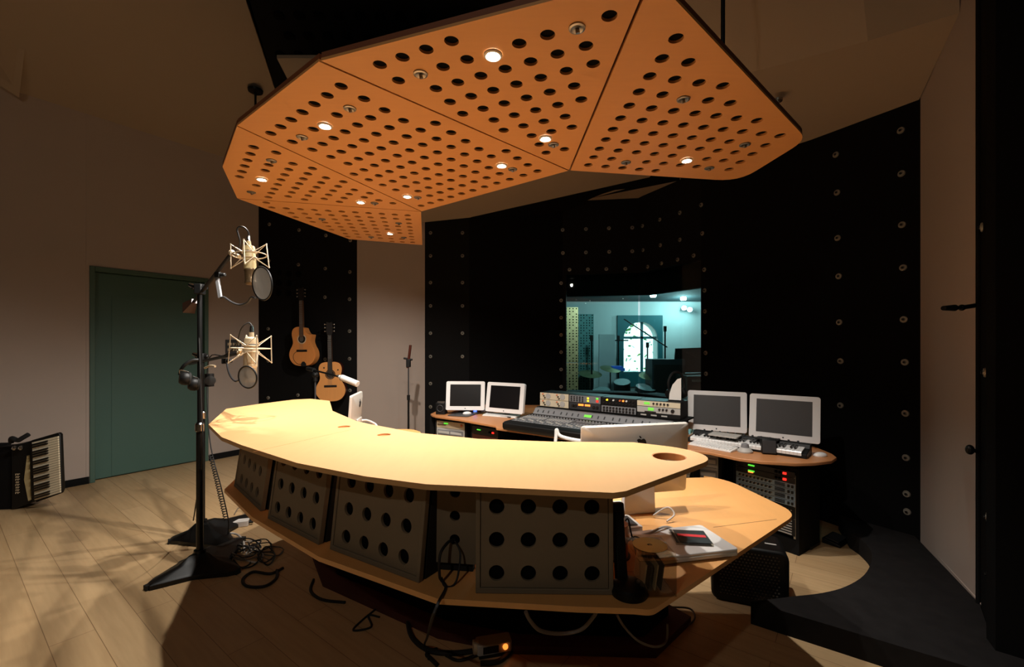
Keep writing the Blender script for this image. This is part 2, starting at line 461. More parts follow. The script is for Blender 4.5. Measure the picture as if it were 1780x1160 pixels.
for i in range(2): q0_, q1_ = off3(.34), off3(.42); hd.prism([tuple(q0_[i]),tuple(q0_[i+1]),tuple(q1_[i+1]),tuple(q1_[i])], 2.2, 3.2)
struct('trim_5', hd, M['black2'])
# wall fixing discs
dmb = MB(); dmb.lathe([(0,.010),(.010,.010),(.013,.006),(.022,.006),(.025,0),(.022,-.002)], n=18)
dmb.m(1).lathe([(0,.016),(.008,.016),(.009,.006)], n=8)
DISC = dmb.data('mounting_disc', [M['disc'], M['bm']])
def disc(px, py, A, B, parent):
    p = W(px,py,A,B); d = (Vector(B)-Vector(A)).normalized(); n = Vector((-d.y,d.x,0))
    if n.dot(-p) < 0: n = -n
    o = bpy.data.objects.new('mounting_disc', DISC); COL.objects.link(o); o.parent = parent
    o.location = p+n*.001; o.rotation_euler = n.to_track_quat('Z','Y').to_euler()
objs = {o.name: o for o in bpy.data.objects}
for x, y in ((610,37),(797,73),(966,107),(1120,138),(607,267),(793,291),(962,316),(1117,337),(610,465),(960,496),(1115,509),(603,695),(1115,710),(603,897),(962,887),(1115,884),(603,1130),(790,1113),(1118,1083)):
    disc(300+x/3.6235, 380+y/3.6235, GA, GB, objs['wall_guitar'])
for x0 in (748.5, 804):
    for y in (405,445,491.5,532,579.5,620,667,707.5): disc(x0, y, PB, BB, objs['wall_back_left'])
for x, y in ((978,400),(1018.5,398.5),(1058.5,397),(1099,396),(978.5,440),(1018.5,439),(1059,438),(1099,437),(990,469),(1022,468.5),(1054,468),(1087,467.5)): disc(x, y, W0, WC, wallw)
for k in range(7): disc(975.3, 492.5+30*k, W0, WC, wallw)
for x, y in ((1117,393),(1147,382),(1182,370),(1219,356.5),(1118,435),(1148,426.5),(1182,417),(1221,406),(1126,464),(1150,458),(1178,451.5),(1206,444.5)): disc(x, y, WC, RR, wallw)
for k in range(6): disc(1224.5+k*.6, 469+36.2*k, WC, RR, wallw)
for x, y in ((1453,269),(1455,335),(1456,414),(1458,480.5),(1459,560.5),(1461,628),(1461,705)): disc(x, y, RR, RE, wallr)
for x, y in ((1566,227),(1567,302),(1568,391),(1570,465.5),(1571,555.5),(1573,630),(1574,719),(1575,796),(1576,859),(1577,890)): disc(x, y, RR, RE, wallr)
for y in (395,648,900,1000): disc(1708+(y-395)*.02, y, SE, SF, wallk)
hb = MB()                                                # faint ports in the guitar wall
gd = (Vector(GB)-Vector(GA)).normalized()
for x, y in ((672,341),(733,348),(793,350),(670,404),(733,408),(668,467),(730,470)):
    p = W(300+x/3.6235, 380+y/3.6235, GA, GB); hb.cyl(p+Vector((gd.y,-gd.x,0))*.004, p-Vector((gd.y,-gd.x,0))*.01, .045, n=20)
hb.build('port_holes', M['hole'], objs['wall_guitar'])

# sloped ceilings
def sl(s, d): q = L0+LD*s-LN*d; return Vector((q.x,q.y,4.0+.4*d))
e0, e1 = Vector((-2.85,5.27,4.48)), Vector((-2.62,4.37,4.76))
struct('ceiling_left', MB().poly([sl(-2.6,0), sl(1.78,0), sl(1.78,.6), e0, e1, e1+(e1-e0)*1.2, sl(-2.6,2.2)], .03), M['ceil'])
struct('ceiling_left_near', MB().poly([P(33,170,4.3), P(50,26,3.9), (-3.5,1.5,5.2), (-5.8,1.5,5.0)], .03), M['ceil'])
bc = MB()                                                 # black perforated ceiling over the cloud
def zc(y): return 4.5+(5.27-y)*.31
bc.poly([e0+Vector((0,0,.02)), Vector((-1.0,5.27,zc(5.27))), Vector((.6,4.8,zc(4.8))), Vector((.9,3.2,zc(3.2))), Vector((-2.2,3.0,zc(3.0)))], .03)
struct('ceiling_black', bc, M['black2'])
ph = MB()
for i in range(9):
    for j in range(5):
        x = -2.55+.2*i; y = 5.0-.2*j
        if x > -2.75+(5.27-y)*.3: ph.cyl((x,y,zc(y)-.012),(x,y,zc(y)+.01),.055,n=18)
ph.build('port_holes', M['hole'], bpy.data.objects['ceiling_black'])
zb = lambda y: 3.25+.4*(6.1-y)
B1 = (1.62,5.38,zb(5.38)); B0 = (-.62,6.09,zb(6.09))
struct('ceiling_back', MB().poly([(-1.3,6.21,3.22), B0, B1, (1.9,4.4,zb(4.4)), (.9,4.0,zb(4.0)), (-2.16,4.0,zb(4.0)), (-2.16,6.02,zb(6.02))], .03), M['ceil'])
struct('trim_3', MB().poly([(-.62,6.085,3.245), (1.62,5.38,3.53), (1.93,5.22,3.44), (1.02,5.9,3.46), (.6,6.05,3.3)], .04), M['black'])
struct('ceiling_window', MB().poly([P(1011,349,6.0), P(1111,344.5,5.87), P(1183,312,5.22), P(1160,313,5.32), P(1020,343,5.9)], .015), M['ceil'])
RNn = Vector((-.904,-.427)); RT = lambda q, d, m=.4: Vector((q[0]+RNn.x*d, q[1]+RNn.y*d, 3.26+m*d))
def rq(t): return (RE[0]+(RR[0]-RE[0])*t, RE[1]+(RR[1]-RE[1])*t)
r0 = rq(-.02); r1 = rq(.55); r2 = rq(1.0)
A1 = W(1593,175,RR,RE); A2 = W(1405,245,RR,RE); A3 = W(1190,310,RR,RE)
n3 = Vector((RNn.x,RNn.y,.4))
struct('ceiling_right', MB().poly([A1-n3*.02, A2-n3*.02, A3-n3*.02, A3+n3*.85, A2+n3*.87, A1+n3*.62, W(1668,22,RE,SE)], .03), M['ceil'])
struct('ceiling_right_upper', MB().poly([A3+n3*.85, A2+n3*.87, A1+n3*.62, A1+n3*.62+Vector((-.9,-.9,1.2)), A2+n3*.87+Vector((-.9,-.8,1.2)), A3+n3*.85+Vector((-.9,-.6,1.2))], .03).poly([A1+n3*.62, W(1668,22,RE,SE), W(1668,22,RE,SE)+Vector((-.7,-.7,1.5)), A1+n3*.62+Vector((-.9,-.9,1.2))],.03), M['ceil'])
for nm, px, py, zz in (('a',893,327,3.6),('b',1048,330,3.5),('c',1352,177,3.45)):
    y = F*(zz-1.5)/(600-py); p = Vector(((px-CX)/F*y,y,zz))
    MB().lathe([(0,-.012),(.012,-.012),(.016,0),(.034,.002),(.036,.02)], p, n=16).build('ceiling_stud', M['steel'], bpy.data.objects['ceiling_back' if nm != 'c' else 'ceiling_right'])
# carpeted riser around the round bay of wooden floor
arc = [G(1380,1037,.12),G(1430,1031,.12),G(1470,1020,.12),G(1502,1000,.12),G(1515,975,.12),G(1512,955,.12),G(1495,937,.12),G(1477,925,.12)]
arc = [p.to_2d() for p in smooth_path(arc,4)]
s0, s1 = G(1305,1085,0), G(1535,1160,0); dd = s1-s0
rs = [tuple(p) for p in arc]+[(2.62,3.6),(2.88,3.2),(2.47,2.36),(2.165,2.0),(3.3,1.3),tuple((s0+dd*3.0).to_2d()),tuple(s0.to_2d())]
struct('floor_riser', MB().mesh(plate_mesh(rs,[],.12), Matrix.Translation((0,0,.06))), M['carpet'])
struct('trim_4', MB().cyl((2.9,3.16,.125),(2.47,2.345,.125),.008), M['wall'])
# rest of the building shell
shell = {'wall_far_left': ((-7.9,4.2,2.7),(.1,15,5.6)), 'wall_far_right': ((7.9,4.2,2.7),(.1,15,5.6)), 'wall_behind': ((0,-3.0,2.7),(16,.1,5.6)), 'ceiling': ((0,4.2,5.55),(16,15,.1))}
for k, (c, d) in shell.items(): struct(k, MB().box(c,d), M['black2'])
# ---------------------------------------------------------------- live room shell
YL = 9.6
struct('floor_live', MB().box((3,8.1,.01),(7,4.0,.02)), M['lfloor'])
wx0, wx1, wz0, wz1 = 2.32, 3.06, .92, 2.0
wcx = (wx0+wx1)/2; wr_ = (wx1-wx0)/2
arch = [(wx0,wz0),(wx1,wz0)]+[(wcx+wr_*math.cos(R(a)), wz1-wr_+wr_*math.sin(R(a))) for a in range(0,181,15)]
MXZ = lambda y: Matrix.Translation((0,y,0)) @ Matrix.Rotation(R(90),4,'X')
struct('wall_live_back', MB().mesh(plate_mesh([(-7.8,0),(7.8,0),(7.8,5.5),(-7.8,5.5)],[arch],.3), MXZ(YL+.15)), M['lwall'])
struct('ceiling_live', MB().poly([(-1,6.5,2.62),(1.75,6.22,2.62),(2.3,5.2,2.62),(6,4.5,2.62),(6,9.6,2.44),(-1,9.6,2.44)],.05), M['lceil'])
struct('wall_live_left', MB().box((.62,8.4,1.3),(.08,2.4,2.4)), M['lceil'])
w2 = thing('window_2', 'bright arched garden window with a cross bar in the live room', 'window'); del w2['category']; w2['kind'] = 'structure'
fm = MB(); fm.mesh(plate_mesh([(wx0-.13,.6),(wx1+.1,.6),(wx1+.1,2.14),(wx0-.13,2.14)],[offset(arch,.0)],.05), MXZ(YL-.03)); fm.build('window_surround', M['teal'], w2)
mu = MB(); mu.box((wcx+.05,YL+.06,1.45),(.05,.05,1.1)); mu.box((wcx,YL+.06,1.66),(wx1-wx0,.05,.05)); mu.build('window_bar', M['teal'], w2)
fol = MB()
for k in range(420):
    a = random.uniform(0,PI*2); x = random.uniform(1.9,3.7); z = random.uniform(.7,2.4); y = random.uniform(10.3,11.5)
    edge = abs(x-2.72)/.5+max(0,(z-1.5))/.6
    if edge < .7 and random.random() < .72: continue
    c = Vector((x*y/9.9,y,1.5+(z-1.5)*y/9.9)); s_ = random.uniform(.03,.07)
    d1 = Vector((random.uniform(-1,1),random.uniform(-1,1),random.uniform(-1,1))).normalized(); d2 = d1.orthogonal()
    fol.poly([c-d1*s_, c+d2*s_*.5, c+d1*s_, c-d2*s_*.5], .002, d1.cross(d2))
tag(fol.build('garden_foliage', M['leaf']), 'green leaves of the garden outside the bright arched window', 'foliage', kind='stuff')

# ================================================================ CEILING CLOUD
ZC = 2.5
def C(px, py): return G2(px, py)
def G2(px, py):
    Y = F*(ZC-CAMZ)/(HY-py); return ((px-CX)/F*Y, Y)
tip = (.367,1.19); ctr = G2(990,297); a553 = G2(553,105); a410 = G2(410,218); a385 = G2(385,290); a413 = G2(411,345); a733 = G2(733,368); a735 = G2(735,426.5); a606 = G2(606,416)
LIGHTS = [(857,95),(565,218),(948,240),(872,287),(1194,278),(455,311),(627,351),(708,341),(678,406)]
LP = [G2(*p) for p in LIGHTS]
HOOKS = [(1003,48),(731,128),(962,251),(608,188),(525,238),(726,343),(891,294),(472,279),(437,334),(651,353),(560,381),(693,388),(645,412),(702,413),(1188,172),(1295,251),(1088,282),(1233,292)]
HP = [G2(*p) for p in HOOKS]
bl_top = [a410, a553]
panels = [
 ([a553, ctr, tip], {}, G2(880,40), (-.091,.041), (.041,.094), .05, 'large perforated maple ceiling panel nearest the camera, at the top of the photo'),
 ([a410, a553, ctr, a733], {}, G2(593,150), (-.0805,.0635), (.058,.0875), .06, 'long perforated maple ceiling panel across the middle of the hanging cloud'),
 ([a385, a410, a733, a413], {}, G2(440.8,256), (-.0635,.079), (.079,.0635), .052, 'pointed perforated maple ceiling panel at the left tip of the hanging cloud'),
 ([a413, a733, a735, a606], {}, G2(472.6,361), (.094,.0195), (-.0215,.112), .045, 'perforated maple ceiling panel farthest back, above the two guitars'),
 ([ctr, G2(1285,316), G2(1405,242), tip], {1:.16,2:.10}, G2(1175,67), (-.012,.1015), (.1,.0205), .07, 'perforated maple ceiling panel on the right, with rounded outer corners'),
]
for poly, rad, o, u, v, margin, label in panels:
    ins = offset(poly, .005)
    out = round_corners(ins, rad) if rad else ins
    holes = []
    for i in range(-40,41):
        for j in range(-40,41):
            p = (o[0]+u[0]*i+v[0]*j, o[1]+u[1]*i+v[1]*j)
            if not inside(p, out) or edge_dist(p, out) < margin: continue
            if any(math.hypot(p[0]-q[0],p[1]-q[1]) < .062 for q in LP+HP): continue
            holes.append(circle(p, .0245, 20))
    t = thing('acoustic_ceiling_panel', label, 'ceiling panel', (*[sum(q[k] for q in poly)/len(poly) for k in (0,1)], ZC), group='perforated panels of the hanging ceiling cloud')
    T = Matrix.Translation((-t.location.x,-t.location.y,.005))
    MB().mesh(plate_mesh(out, holes, .010), T).build('board', M['cloud'], t)
    bk = MB().prism([(q[0]-t.location.x, q[1]-t.location.y) for q in offset(out,.017)], .0105, .030); bk.build('backing', M['hole'], t)
    rim = MB(); n = len(out)
    ri = offset(out,.02)
    rim.mesh(plate_mesh(offset(out,.001),[offset(out,.016)],.02), Matrix.Translation((-t.location.x,-t.location.y,.0205))); lab(rim.build('rim', M['edge'], t), 'dark brown rim')
    for q in HP:
        if inside(q, out):
            h = MB().lathe([(.0,-.003),(.012,-.003),(.02,-.006),(.026,-.004),(.027,.0)], (q[0]-t.location.x,q[1]-t.location.y,-.0005), n=18)
            h.cyl((q[0]-t.location.x,q[1]-t.location.y,-.004),(q[0]-t.location.x+.003,q[1]-t.location.y+.003,-.016),.007,n=10)
            lab(h.build('anchor_bolt', M['steel'], t), 'small steel anchor bolt')
    if 'right' in label:
        p = G2(1292,128); MB().cyl((p[0]-t.location.x,p[1]-t.location.y+.16,.02),(p[0]-t.location.x,p[1]-t.location.y+.16,2.6),.008).build('hanger_rod', M['bm'], t)
dn = ['lit downlight in the large front ceiling panel, nearest the camera','lit downlight near the left end of the long middle ceiling panel','lit downlight in the front ceiling panel close to where three panels meet','lit downlight near the right end of the long middle ceiling panel','lit downlight in the right-hand ceiling panel with rounded corners','lit downlight at the pointed left tip of the ceiling cloud','lit downlight at the inner end of the pointed left ceiling panel','lit downlight at the back edge of the long middle ceiling panel','lit downlight in the rearmost ceiling panel above the guitars']
tr = MB().lathe([(.016,-.002),(.026,-.008),(.031,-.006),(.033,0)], n=24).data('trim_ring', M['white'])
blb = MB().lathe([(0,-.010),(.010,-.009),(.017,-.004),(.018,0)], n=20).data('bulb', M['bulb'])
POW = [66,48,62,58,100,120,80,70,120]
CONE = [126,146,120,124,116,116,136,150,128]
AIM = [(-.1,.12),(-.25,-.15),(0,.2),(-.1,.3),(-.1,.3),(-.6,-.03),(-.4,.05),(-.2,.15),(-.25,.4)]
for (x, y), label, pw, cone, aim in zip(LP, dn, POW, CONE, AIM):
    t = thing('ceiling_downlight', label, 'light', (x,y,ZC-.0005), group='downlights in the ceiling cloud')
    for nm, me in (('trim_ring',tr),('bulb',blb)):
        o = bpy.data.objects.new(nm, me); COL.objects.link(o); o.parent = t
    ld = bpy.data.lights.new('downlight_lamp','SPOT'); ld.energy = pw; ld.color = (1,.95,.87); ld.spot_size = R(cone); ld.spot_blend = .8; ld.shadow_soft_size = .018
    lo = bpy.data.objects.new('downlight_lamp', ld); COL.objects.link(lo); lo.parent = t; lo.location = (0,0,-.03); lo.rotation_euler = Vector((aim[0],aim[1],-1)).to_track_quat('-Z','Y').to_euler()
t = thing('added_fill_lamp', 'added fill lamp out of view behind the camera', 'light', (-1.2,-1.4,3.6))  # unseen lamp added as fill for the floor and desk front
MB().lathe([(0,-.05),(.06,-.045),(.08,0),(.06,.03),(0,.03)]).build('shade', M['bp'], t)
MB().cyl((0,0,.03),(0,0,1.895),.01).build('stem', M['bm'], t)
ld = bpy.data.lights.new('added_fill_light','POINT'); ld.energy = 46; ld.color = (1,.9,.75); ld.shadow_soft_size = .04
lo = bpy.data.objects.new('added_fill_light', ld); COL.objects.link(lo); lo.parent = t; lo.location = (0,0,-.25)
rod = thing('ceiling_rod', 'thin black rod with a round plate under the sloped ceiling, left of the cloud', 'rod', (-3.0,5.1,4.42))
MB().cyl((0,0,.06),(0,0,-1.0),.012).build('rod', M['bm'], rod); MB().lathe([(0,-.01),(.075,-.005),(.08,.02),(0,.03)]).build('mounting_plate', M['bm'], rod)

# ================================================================ FRONT DESK (bar counter, lower desk, boxes)
ZU, ZL = 1.07, .72
TH = .018
up = [G(362.5,738,ZU), G(393,711,ZU), G(450,702.5,ZU), G(510,695,ZU), G(540,693.5,ZU), G(573,697,ZU), G(578,714.5,ZU), G(620,732.5,ZU), G(645,738,ZU), G(720,752,ZU), G(830,763,ZU), G(960,768,ZU), G(1100,769,ZU), G(1190,779.5,ZU), G(1244,797,ZU), G(1088,854,ZU), G(1066,857,ZU), G(740,842,ZU), G(633,828,ZU), G(516,805,ZU), G(420,774,ZU), G(385,760,ZU)]
up = [tuple(p.to_2d()) for p in up]
upr = round_corners(up, {14:.10, 13:.08})
gh = [tuple(G(1163,794,ZU).to_2d()), tuple(G(598,742,ZU).to_2d()), tuple(G(667.5,756,ZU).to_2d())]
uc = thing('bar_counter', 'curved maple bar counter top with grommet holes, lit bright by the ceiling lamps', 'counter', (0,1.7,ZU-TH))
T = Matrix.Translation((0,-1.7,TH/2))
MB().mesh(plate_mesh(upr, [circle(gh[0],.064,32),circle(gh[1],.033,24),circle(gh[2],.033,24)], TH), T).build('counter_top', M['counter'], uc, bevel=.008)
for g, r in zip(gh, (.064,.033,.033)):
    g2 = MB(); g2.mesh(plate_mesh(circle(g,r-.0005,32),[circle(g,r-.004,32)],.026), Matrix.Translation((0,-1.7,.004))); g2.build('grommet', M['cedge'], uc)
for g, r in zip(gh[1:], (.033,.033)): lab(MB().prism([(p[0],p[1]-1.7) for p in circle(g,r-.004,24)], .004, .012).build('grommet_cap', M['cedge'], uc), 'darker wooden grommet cap')
sq0, sq1 = G(440,786,ZU), G(620,745,ZU)
up_strip = offset(upr, .0)
sm = MB(); d = (sq1-sq0).normalized(); n = Vector((-d.y,d.x,0))*.0008
sm.prism([tuple((sq0+n).to_2d()-Vector((0,1.7))),tuple((sq1+n).to_2d()-Vector((0,1.7))),tuple((sq1-n).to_2d()-Vector((0,1.7))),tuple((sq0-n).to_2d()-Vector((0,1.7)))], TH, TH+.0003); lab(sm.build('joint_line', M['cedge'], uc), 'thin dark joint between the board sections')
lo_px = [(390,851),(438,899),(554,968),(760,1041),(1004,1055),(1100,1058),(1133,1061),(1146,1053),(1386,893),(1262,833),(1240,830),(1194,831)]
lo_ = [tuple(G(x,y,ZL).to_2d()) for x, y in lo_px]+[(.55,2.62),(.05,2.72),(-.40,2.98),(-.70,3.45),(-.86,3.98),(-.96,4.11),(-1.22,4.10),(-1.62,3.55),(-1.82,3.0),tuple(G(412,830,ZL).to_2d())]
lor = round_corners(lo_, {8:.10, 9:.12, 6:.02, 17:.08, 18:.08})
ldk = thing('lower_desk', 'curved maple lower desk shelf under the bar counter with a wide right wing', 'desk', (0,2.2,0))
MB().mesh(plate_mesh(lor,[],TH), Matrix.Translation((0,-2.2,ZL-TH/2))).build('desk_top', M['desk'], ldk, bevel=.004)
jl = MB(); a, b = G(1240,917,ZL).to_2d()-Vector((0,2.2)), G(1350,903,ZL).to_2d()-Vector((0,2.2)); d = (b-a).normalized(); n = Vector((-d.y,d.x))*.0012
jl.prism([tuple(a+n),tuple(b+n),tuple(b-n),tuple(a-n)], ZL, ZL+.0003); lab(jl.build('joint_line', M['ebony'], ldk), 'thin dark joint in the right wing')
pl = [(-1.55,3.3),(-1.2,2.75),(-.4,2.26),(0,2.147),(.67,2.12),(.94,2.38),(.82,2.55),(.4,2.58),(-.05,2.66),(-.5,2.92),(-.8,3.4),(-1.0,3.8)]
MB().mesh(plate_mesh([(x,y-2.2) for x,y in pl],[],.04), Matrix.Translation((0,0,.02))).build('plinth', M['plinth'], ldk)
lab(MB().mesh(plate_mesh([(x,y-2.2) for x,y in offset(pl,.09)],[],.66), Matrix.Translation((0,0,.371))).build('pedestal', M['black'], ldk), 'black pedestal under the desk')
# perforated boxes
def perf_box(bl, br, name, label, lean, h, cols, rows, pitch, depth=.085, frame=True, hr=.0245):
    bl = Vector(bl); br = Vector(br); w = (br-bl).length; rz = math.atan2(br.y-bl.y, br.x-bl.x)
    t = thing(name, label, 'acoustic box', (bl.x,bl.y,ZL+.0005), rz, group='perforated acoustic boxes under the bar counter')
    L = Matrix.Rotation(-lean,4,'X')                      # lean back
    def sh(mb): return mb
    sk = math.tan(lean)
    def skew(mb):
        for v in mb.bm.verts: v.co.y += v.co.z*sk
        return mb
    b = MB(); b.box((w/2,depth/2+.012,h/2),(w,depth-.02,h)); skew(b).build('body', M['boxside'], t)
    MX = Matrix.Rotation(R(90),4,'X')
    holes = []
    x0 = w/2-(cols-1)*pitch[0]/2
    for i in range(cols):
        for j in range(rows): holes.append(circle((x0+i*pitch[0], pitch[2]+j*pitch[1]), hr, 22))
    if frame:
        f = MB(); f.mesh(plate_mesh([(0,0),(w,0),(w,h),(0,h)],[[(.014,.016),(w-.014,.016),(w-.014,h-.012),(.014,h-.012)]],.02), Matrix.Translation((0,.002,0)) @ MX); skew(f).build('frame', M['boxface'], t, bevel=.002)
        pnl = MB(); pnl.mesh(plate_mesh([(.016,.018),(w-.016,.018),(w-.016,h-.014),(.016,h-.014)],holes,.01), Matrix.Translation((0,.001,0)) @ MX)
    else:
        pnl = MB(); pnl.mesh(plate_mesh([(0,0),(w,0),(w,h),(0,h)],holes,.012), Matrix.Translation((0,.001,0)) @ MX)
    skew(pnl).build('perforated_panel', M['boxface'], t)
    bk = MB().box((w/2,.009,h/2),(w-.04,.004,h-.04)); lab(skew(bk).build('cloth', M['hole'], t), 'black cloth behind the holes')
    return t
g2 = lambda x, y: G(x,y,ZL).to_2d()
perf_box(g2(827,1030), g2(1066,1033), 'perforated_box', 'grey perforated acoustic box nearest the camera, beside the black disc player', R(2), .325, 4, 3, (.1,.103,.062))
perf_box(g2(576,954), g2(731,1013), 'perforated_box', 'grey perforated acoustic box with a black cable passing its right side', R(7), .32, 4, 3, (.1,.1,.062))
perf_box(g2(468,901), g2(557,947), 'perforated_box', 'grey perforated acoustic box second from the left beneath the bar counter', R(8), .32, 4, 3, (.1,.1,.062))
perf_box(g2(414,845)+Vector((-.015,.0)), g2(456,889), 'perforated_box', 'grey perforated acoustic box at the far left end beneath the counter tip', R(8), .32, 4, 3, (.1,.1,.062))
fp = G(757,984,ZL+.05); 
fl = perf_box(Vector((-.281,1.525)), Vector((-.136,1.505)), 'perforated_strip', 'narrow grey panel with one column of holes and a cable threaded through', R(1), .29, 1, 3, (.1,.08,.08), .05, frame=False, hr=.018)
fl.location.z += .035; lab(MB().box((.072,.03,-.0175),(.12,.03,.0345)).build('foot', M['boxside'], fl), 'black foot')

# ================================================================ MIC STANDS AND MICROPHONES
def stand_base(mb, tips, r=.05, h0=.028, h1=.11):
    # three-legged cast base: outline through leg tips with concave sides, rising to the hub
    ang = sorted(math.atan2(y,x) for x,y in tips)
    n = 48; rings = []
    def rad(a, k):
        best = .085
        for x, y in tips:
            L = math.hypot(x,y); th = math.atan2(y,x); d = abs((a-th+PI)%(2*PI)-PI)
            w0 = .17; w1 = .03
            if d < PI/2:
                # ray hits tapered leg
                best = max(best, min(L/max(math.cos(d),.01), 1/ (math.sin(d)/ (w0) + (1/L)*max(0,(1-w1/w0))*math.cos(d) + 1e-6)) if d > 1e-3 else L)
        return best*k
    prof = [(1.0,0.0),(1.0,h0),(.93,h0+.012),(.45,h1*.62),(.22,h1),(.0,h1+.006)]
    angs = sorted(set([2*PI*i/n-PI for i in range(n)]+[math.atan2(y,x)+e for x,y in tips for e in (-.05,-.02,0,.02,.05)]))
    for k, z in prof:
        if k == 0: rings.append([mb.bm.verts.new((0,0,z))]); continue
        rings.append([mb.bm.verts.new((math.cos(a)*rad(a,k), math.sin(a)*rad(a,k), z)) for a in angs])
    N = len(angs)
    for a, b in zip(rings, rings[1:]):
        for i in range(N):
            j = (i+1)%N
            if len(b) == 1: mb._f([a[i],a[j],b[0]])
            else: mb._f([a[i],a[j],b[j],b[i]])
    mb._f(list(reversed(rings[0])))
    return mb
def big_stand(label, base, tips, ztop, boom_tip, tail, name='microphone_stand'):
    t = thing(name, label, 'microphone stand', (base[0],base[1],0), group='heavy studio microphone stands')
    stand_base(MB(), tips).build('base', M['bm'], t)
    for x, y in tips: MB().box((x*.985,y*.985,.016),(.035,.035,.03), rz=math.atan2(y,x)).build('foot', M['rubber'], t)
    MB().cyl((0,0,.1),(0,0,.95),.021).build('pole', M['bm'], t)
    MB().cyl((0,0,.95),(0,0,ztop),.015).build('inner_pole', M['bm'], t)
    MB().lathe([(.021,0),(.028,.005),(.028,.05),(.021,.06)],(0,0,.92)).build('collar', M['chrome'], t)
    MB().cyl((.0,0,.1),(0,0,.13),.035).build('hub', M['bm'], t)
    bt = Vector(boom_tip)-Vector((base[0],base[1],0)); tl = Vector(tail)-Vector((base[0],base[1],0))
    MB().cyl(tl, bt, .0105).build('boom', M['bm'], t)
    d = (bt-tl).normalized(); pv = Vector((0,0,ztop))
    c = MB().box(pv,(.05,.05,.07)); c.cyl(pv+Vector((-.05,0,.01)), pv+Vector((.05,0,.01)), .014); c.build('clamp', M['bp'], t, bevel=.006)
    MB().cyl(pv+Vector((-.07,0,.03)), pv+Vector((-.02,0,.012)),.012,.02).build('clutch_knob', M['chrome'], t)
    return t, tl, d
SB1 = (-2.12,2.97); SB2 = (-2.46,3.47)
t1tips = [tuple(G(256,1026,.0).to_2d()-Vector(SB1)), tuple(G(412,998,0).to_2d()-Vector(SB1)), (.03,.42)]
t2tips = [tuple(G(296,945,0).to_2d()-Vector(SB2)), tuple(G(405,955,0).to_2d()-Vector(SB2)), (.18,.40)]
M1 = P(434,452,2.45); M2 = P(436,615,2.6)
z1 = P(351,503,2.97).z; z2 = P(361,622,3.47).z
st1, tl1, d1 = big_stand('tall black microphone stand with angled boom and wedge counterweight, base nearest the camera', SB1, t1tips, z1, P(403,440,2.52), P(336,526,3.13))
cw = MB(); a = tl1; cw.cyl(a+d1*.03, a-d1*.14, .022,.052, n=4); lab(cw.build('counterweight', M['mahog'], st1), 'brown wedge counterweight')
st2, tl2, d2 = big_stand('shorter black microphone stand behind the tall one, carrying the lower microphone', SB2, t2tips, z2, P(417,614,2.68), P(330,633,3.7))
def mic(label, at, ax, pale, s=1.0):
    q = Vector(ax).normalized().to_track_quat('Z','Y').to_euler()
    t = thing('studio_microphone', label, 'microphone', at, rot=q, group='large condenser microphones on stands')
    bmat = M['pale'] if pale else M['cream']
    MB().lathe([(0,-.074*s),(.02*s,-.074*s),(.027*s,-.07*s),(.0305*s,-.05*s),(.031*s,.06*s),(.028*s,.075*s),(.012*s,.082*s),(.011*s,.105*s),(0,.105*s)], n=28).build('body', bmat, t)
    gm = MB().lathe([(.0295*s,-.05*s),(.031*s,-.054*s),(.031*s,-.062*s),(.0285*s,-.066*s),(.0285*s,-.118*s),(.031*s,-.122*s),(.031*s,-.132*s),(.024*s,-.138*s),(0,-.139*s)], n=28)
    gm.build('grille', M['pale'] if pale else M['bronze'], t)
    gb = MB()
    for k in range(10): gb.torus((0,0,(-.07-.005*k)*s), .0287*s, .0008*s, n=24, k=5)
    gb.build('grille_bands', M['bronze'], t)
    MB().torus((0,0,.045*s), .031*s, .0025*s).build('band', M['ebony'], t)
    sm_ = thing_shock(s); sm_.parent = t
    MB().cyl((0,0,.104*s),(0,0,.135*s),.009*s,.007*s).build('connector', M['chrome'], t)
    return t
def thing_shock(s):
    b = MB(); w = .0022
    for k in range(4):
        a = PI/4+PI/2*k; b0 = a+PI/4; b1 = a-PI/4
        U = Vector((math.cos(a)*.088,math.sin(a)*.088,.088))*s; D_ = Vector((math.cos(a)*.094,math.sin(a)*.094,-.045))*s
        b.cyl(U, D_, w*1.4, n=8)
        for e in (b0,b1):
            b.cyl(U, Vector((math.cos(e)*.036,math.sin(e)*.036,.040))*s, w, n=6)
            b.cyl(D_, Vector((math.cos(e)*.036,math.sin(e)*.036,.010))*s, w, n=6)
        b.sphere(U, .0045, n=8); b.sphere(D_, .0045, n=8)
    b.torus((0,0,.026*s), .084*s, .0032, n=36); b.torus((0,0,.040*s), .036*s, .0026, n=28); b.torus((0,0,.010*s), .036*s, .0026, n=28)
    return b.build('shock_mount', M['wire'])
mic1 = mic('upside-down cream condenser microphone with bronze grille in a spider mount, the upper of two', M1, (-.09,.05,1), False, 1.0)
mic2 = mic('pale ivory condenser microphone in a spider mount, the lower of two', M2, (.03,0,1), True, 1.2)
def swivel(t, base, a, b):
    a = Vector(a)-Vector((base[0],base[1],0)); b = Vector(b)-Vector((base[0],base[1],0))
    MB().cyl(a,b,.010).sphere(a,.018,n=12).build('swivel_joint', M['pale'], t)
swivel(st1, SB1, P(403,440,2.52), M1+Vector((-.075,.03,.024)))
swivel(st2, SB2, P(417,614,2.68), M2+Vector((-.08,.03,.024)))
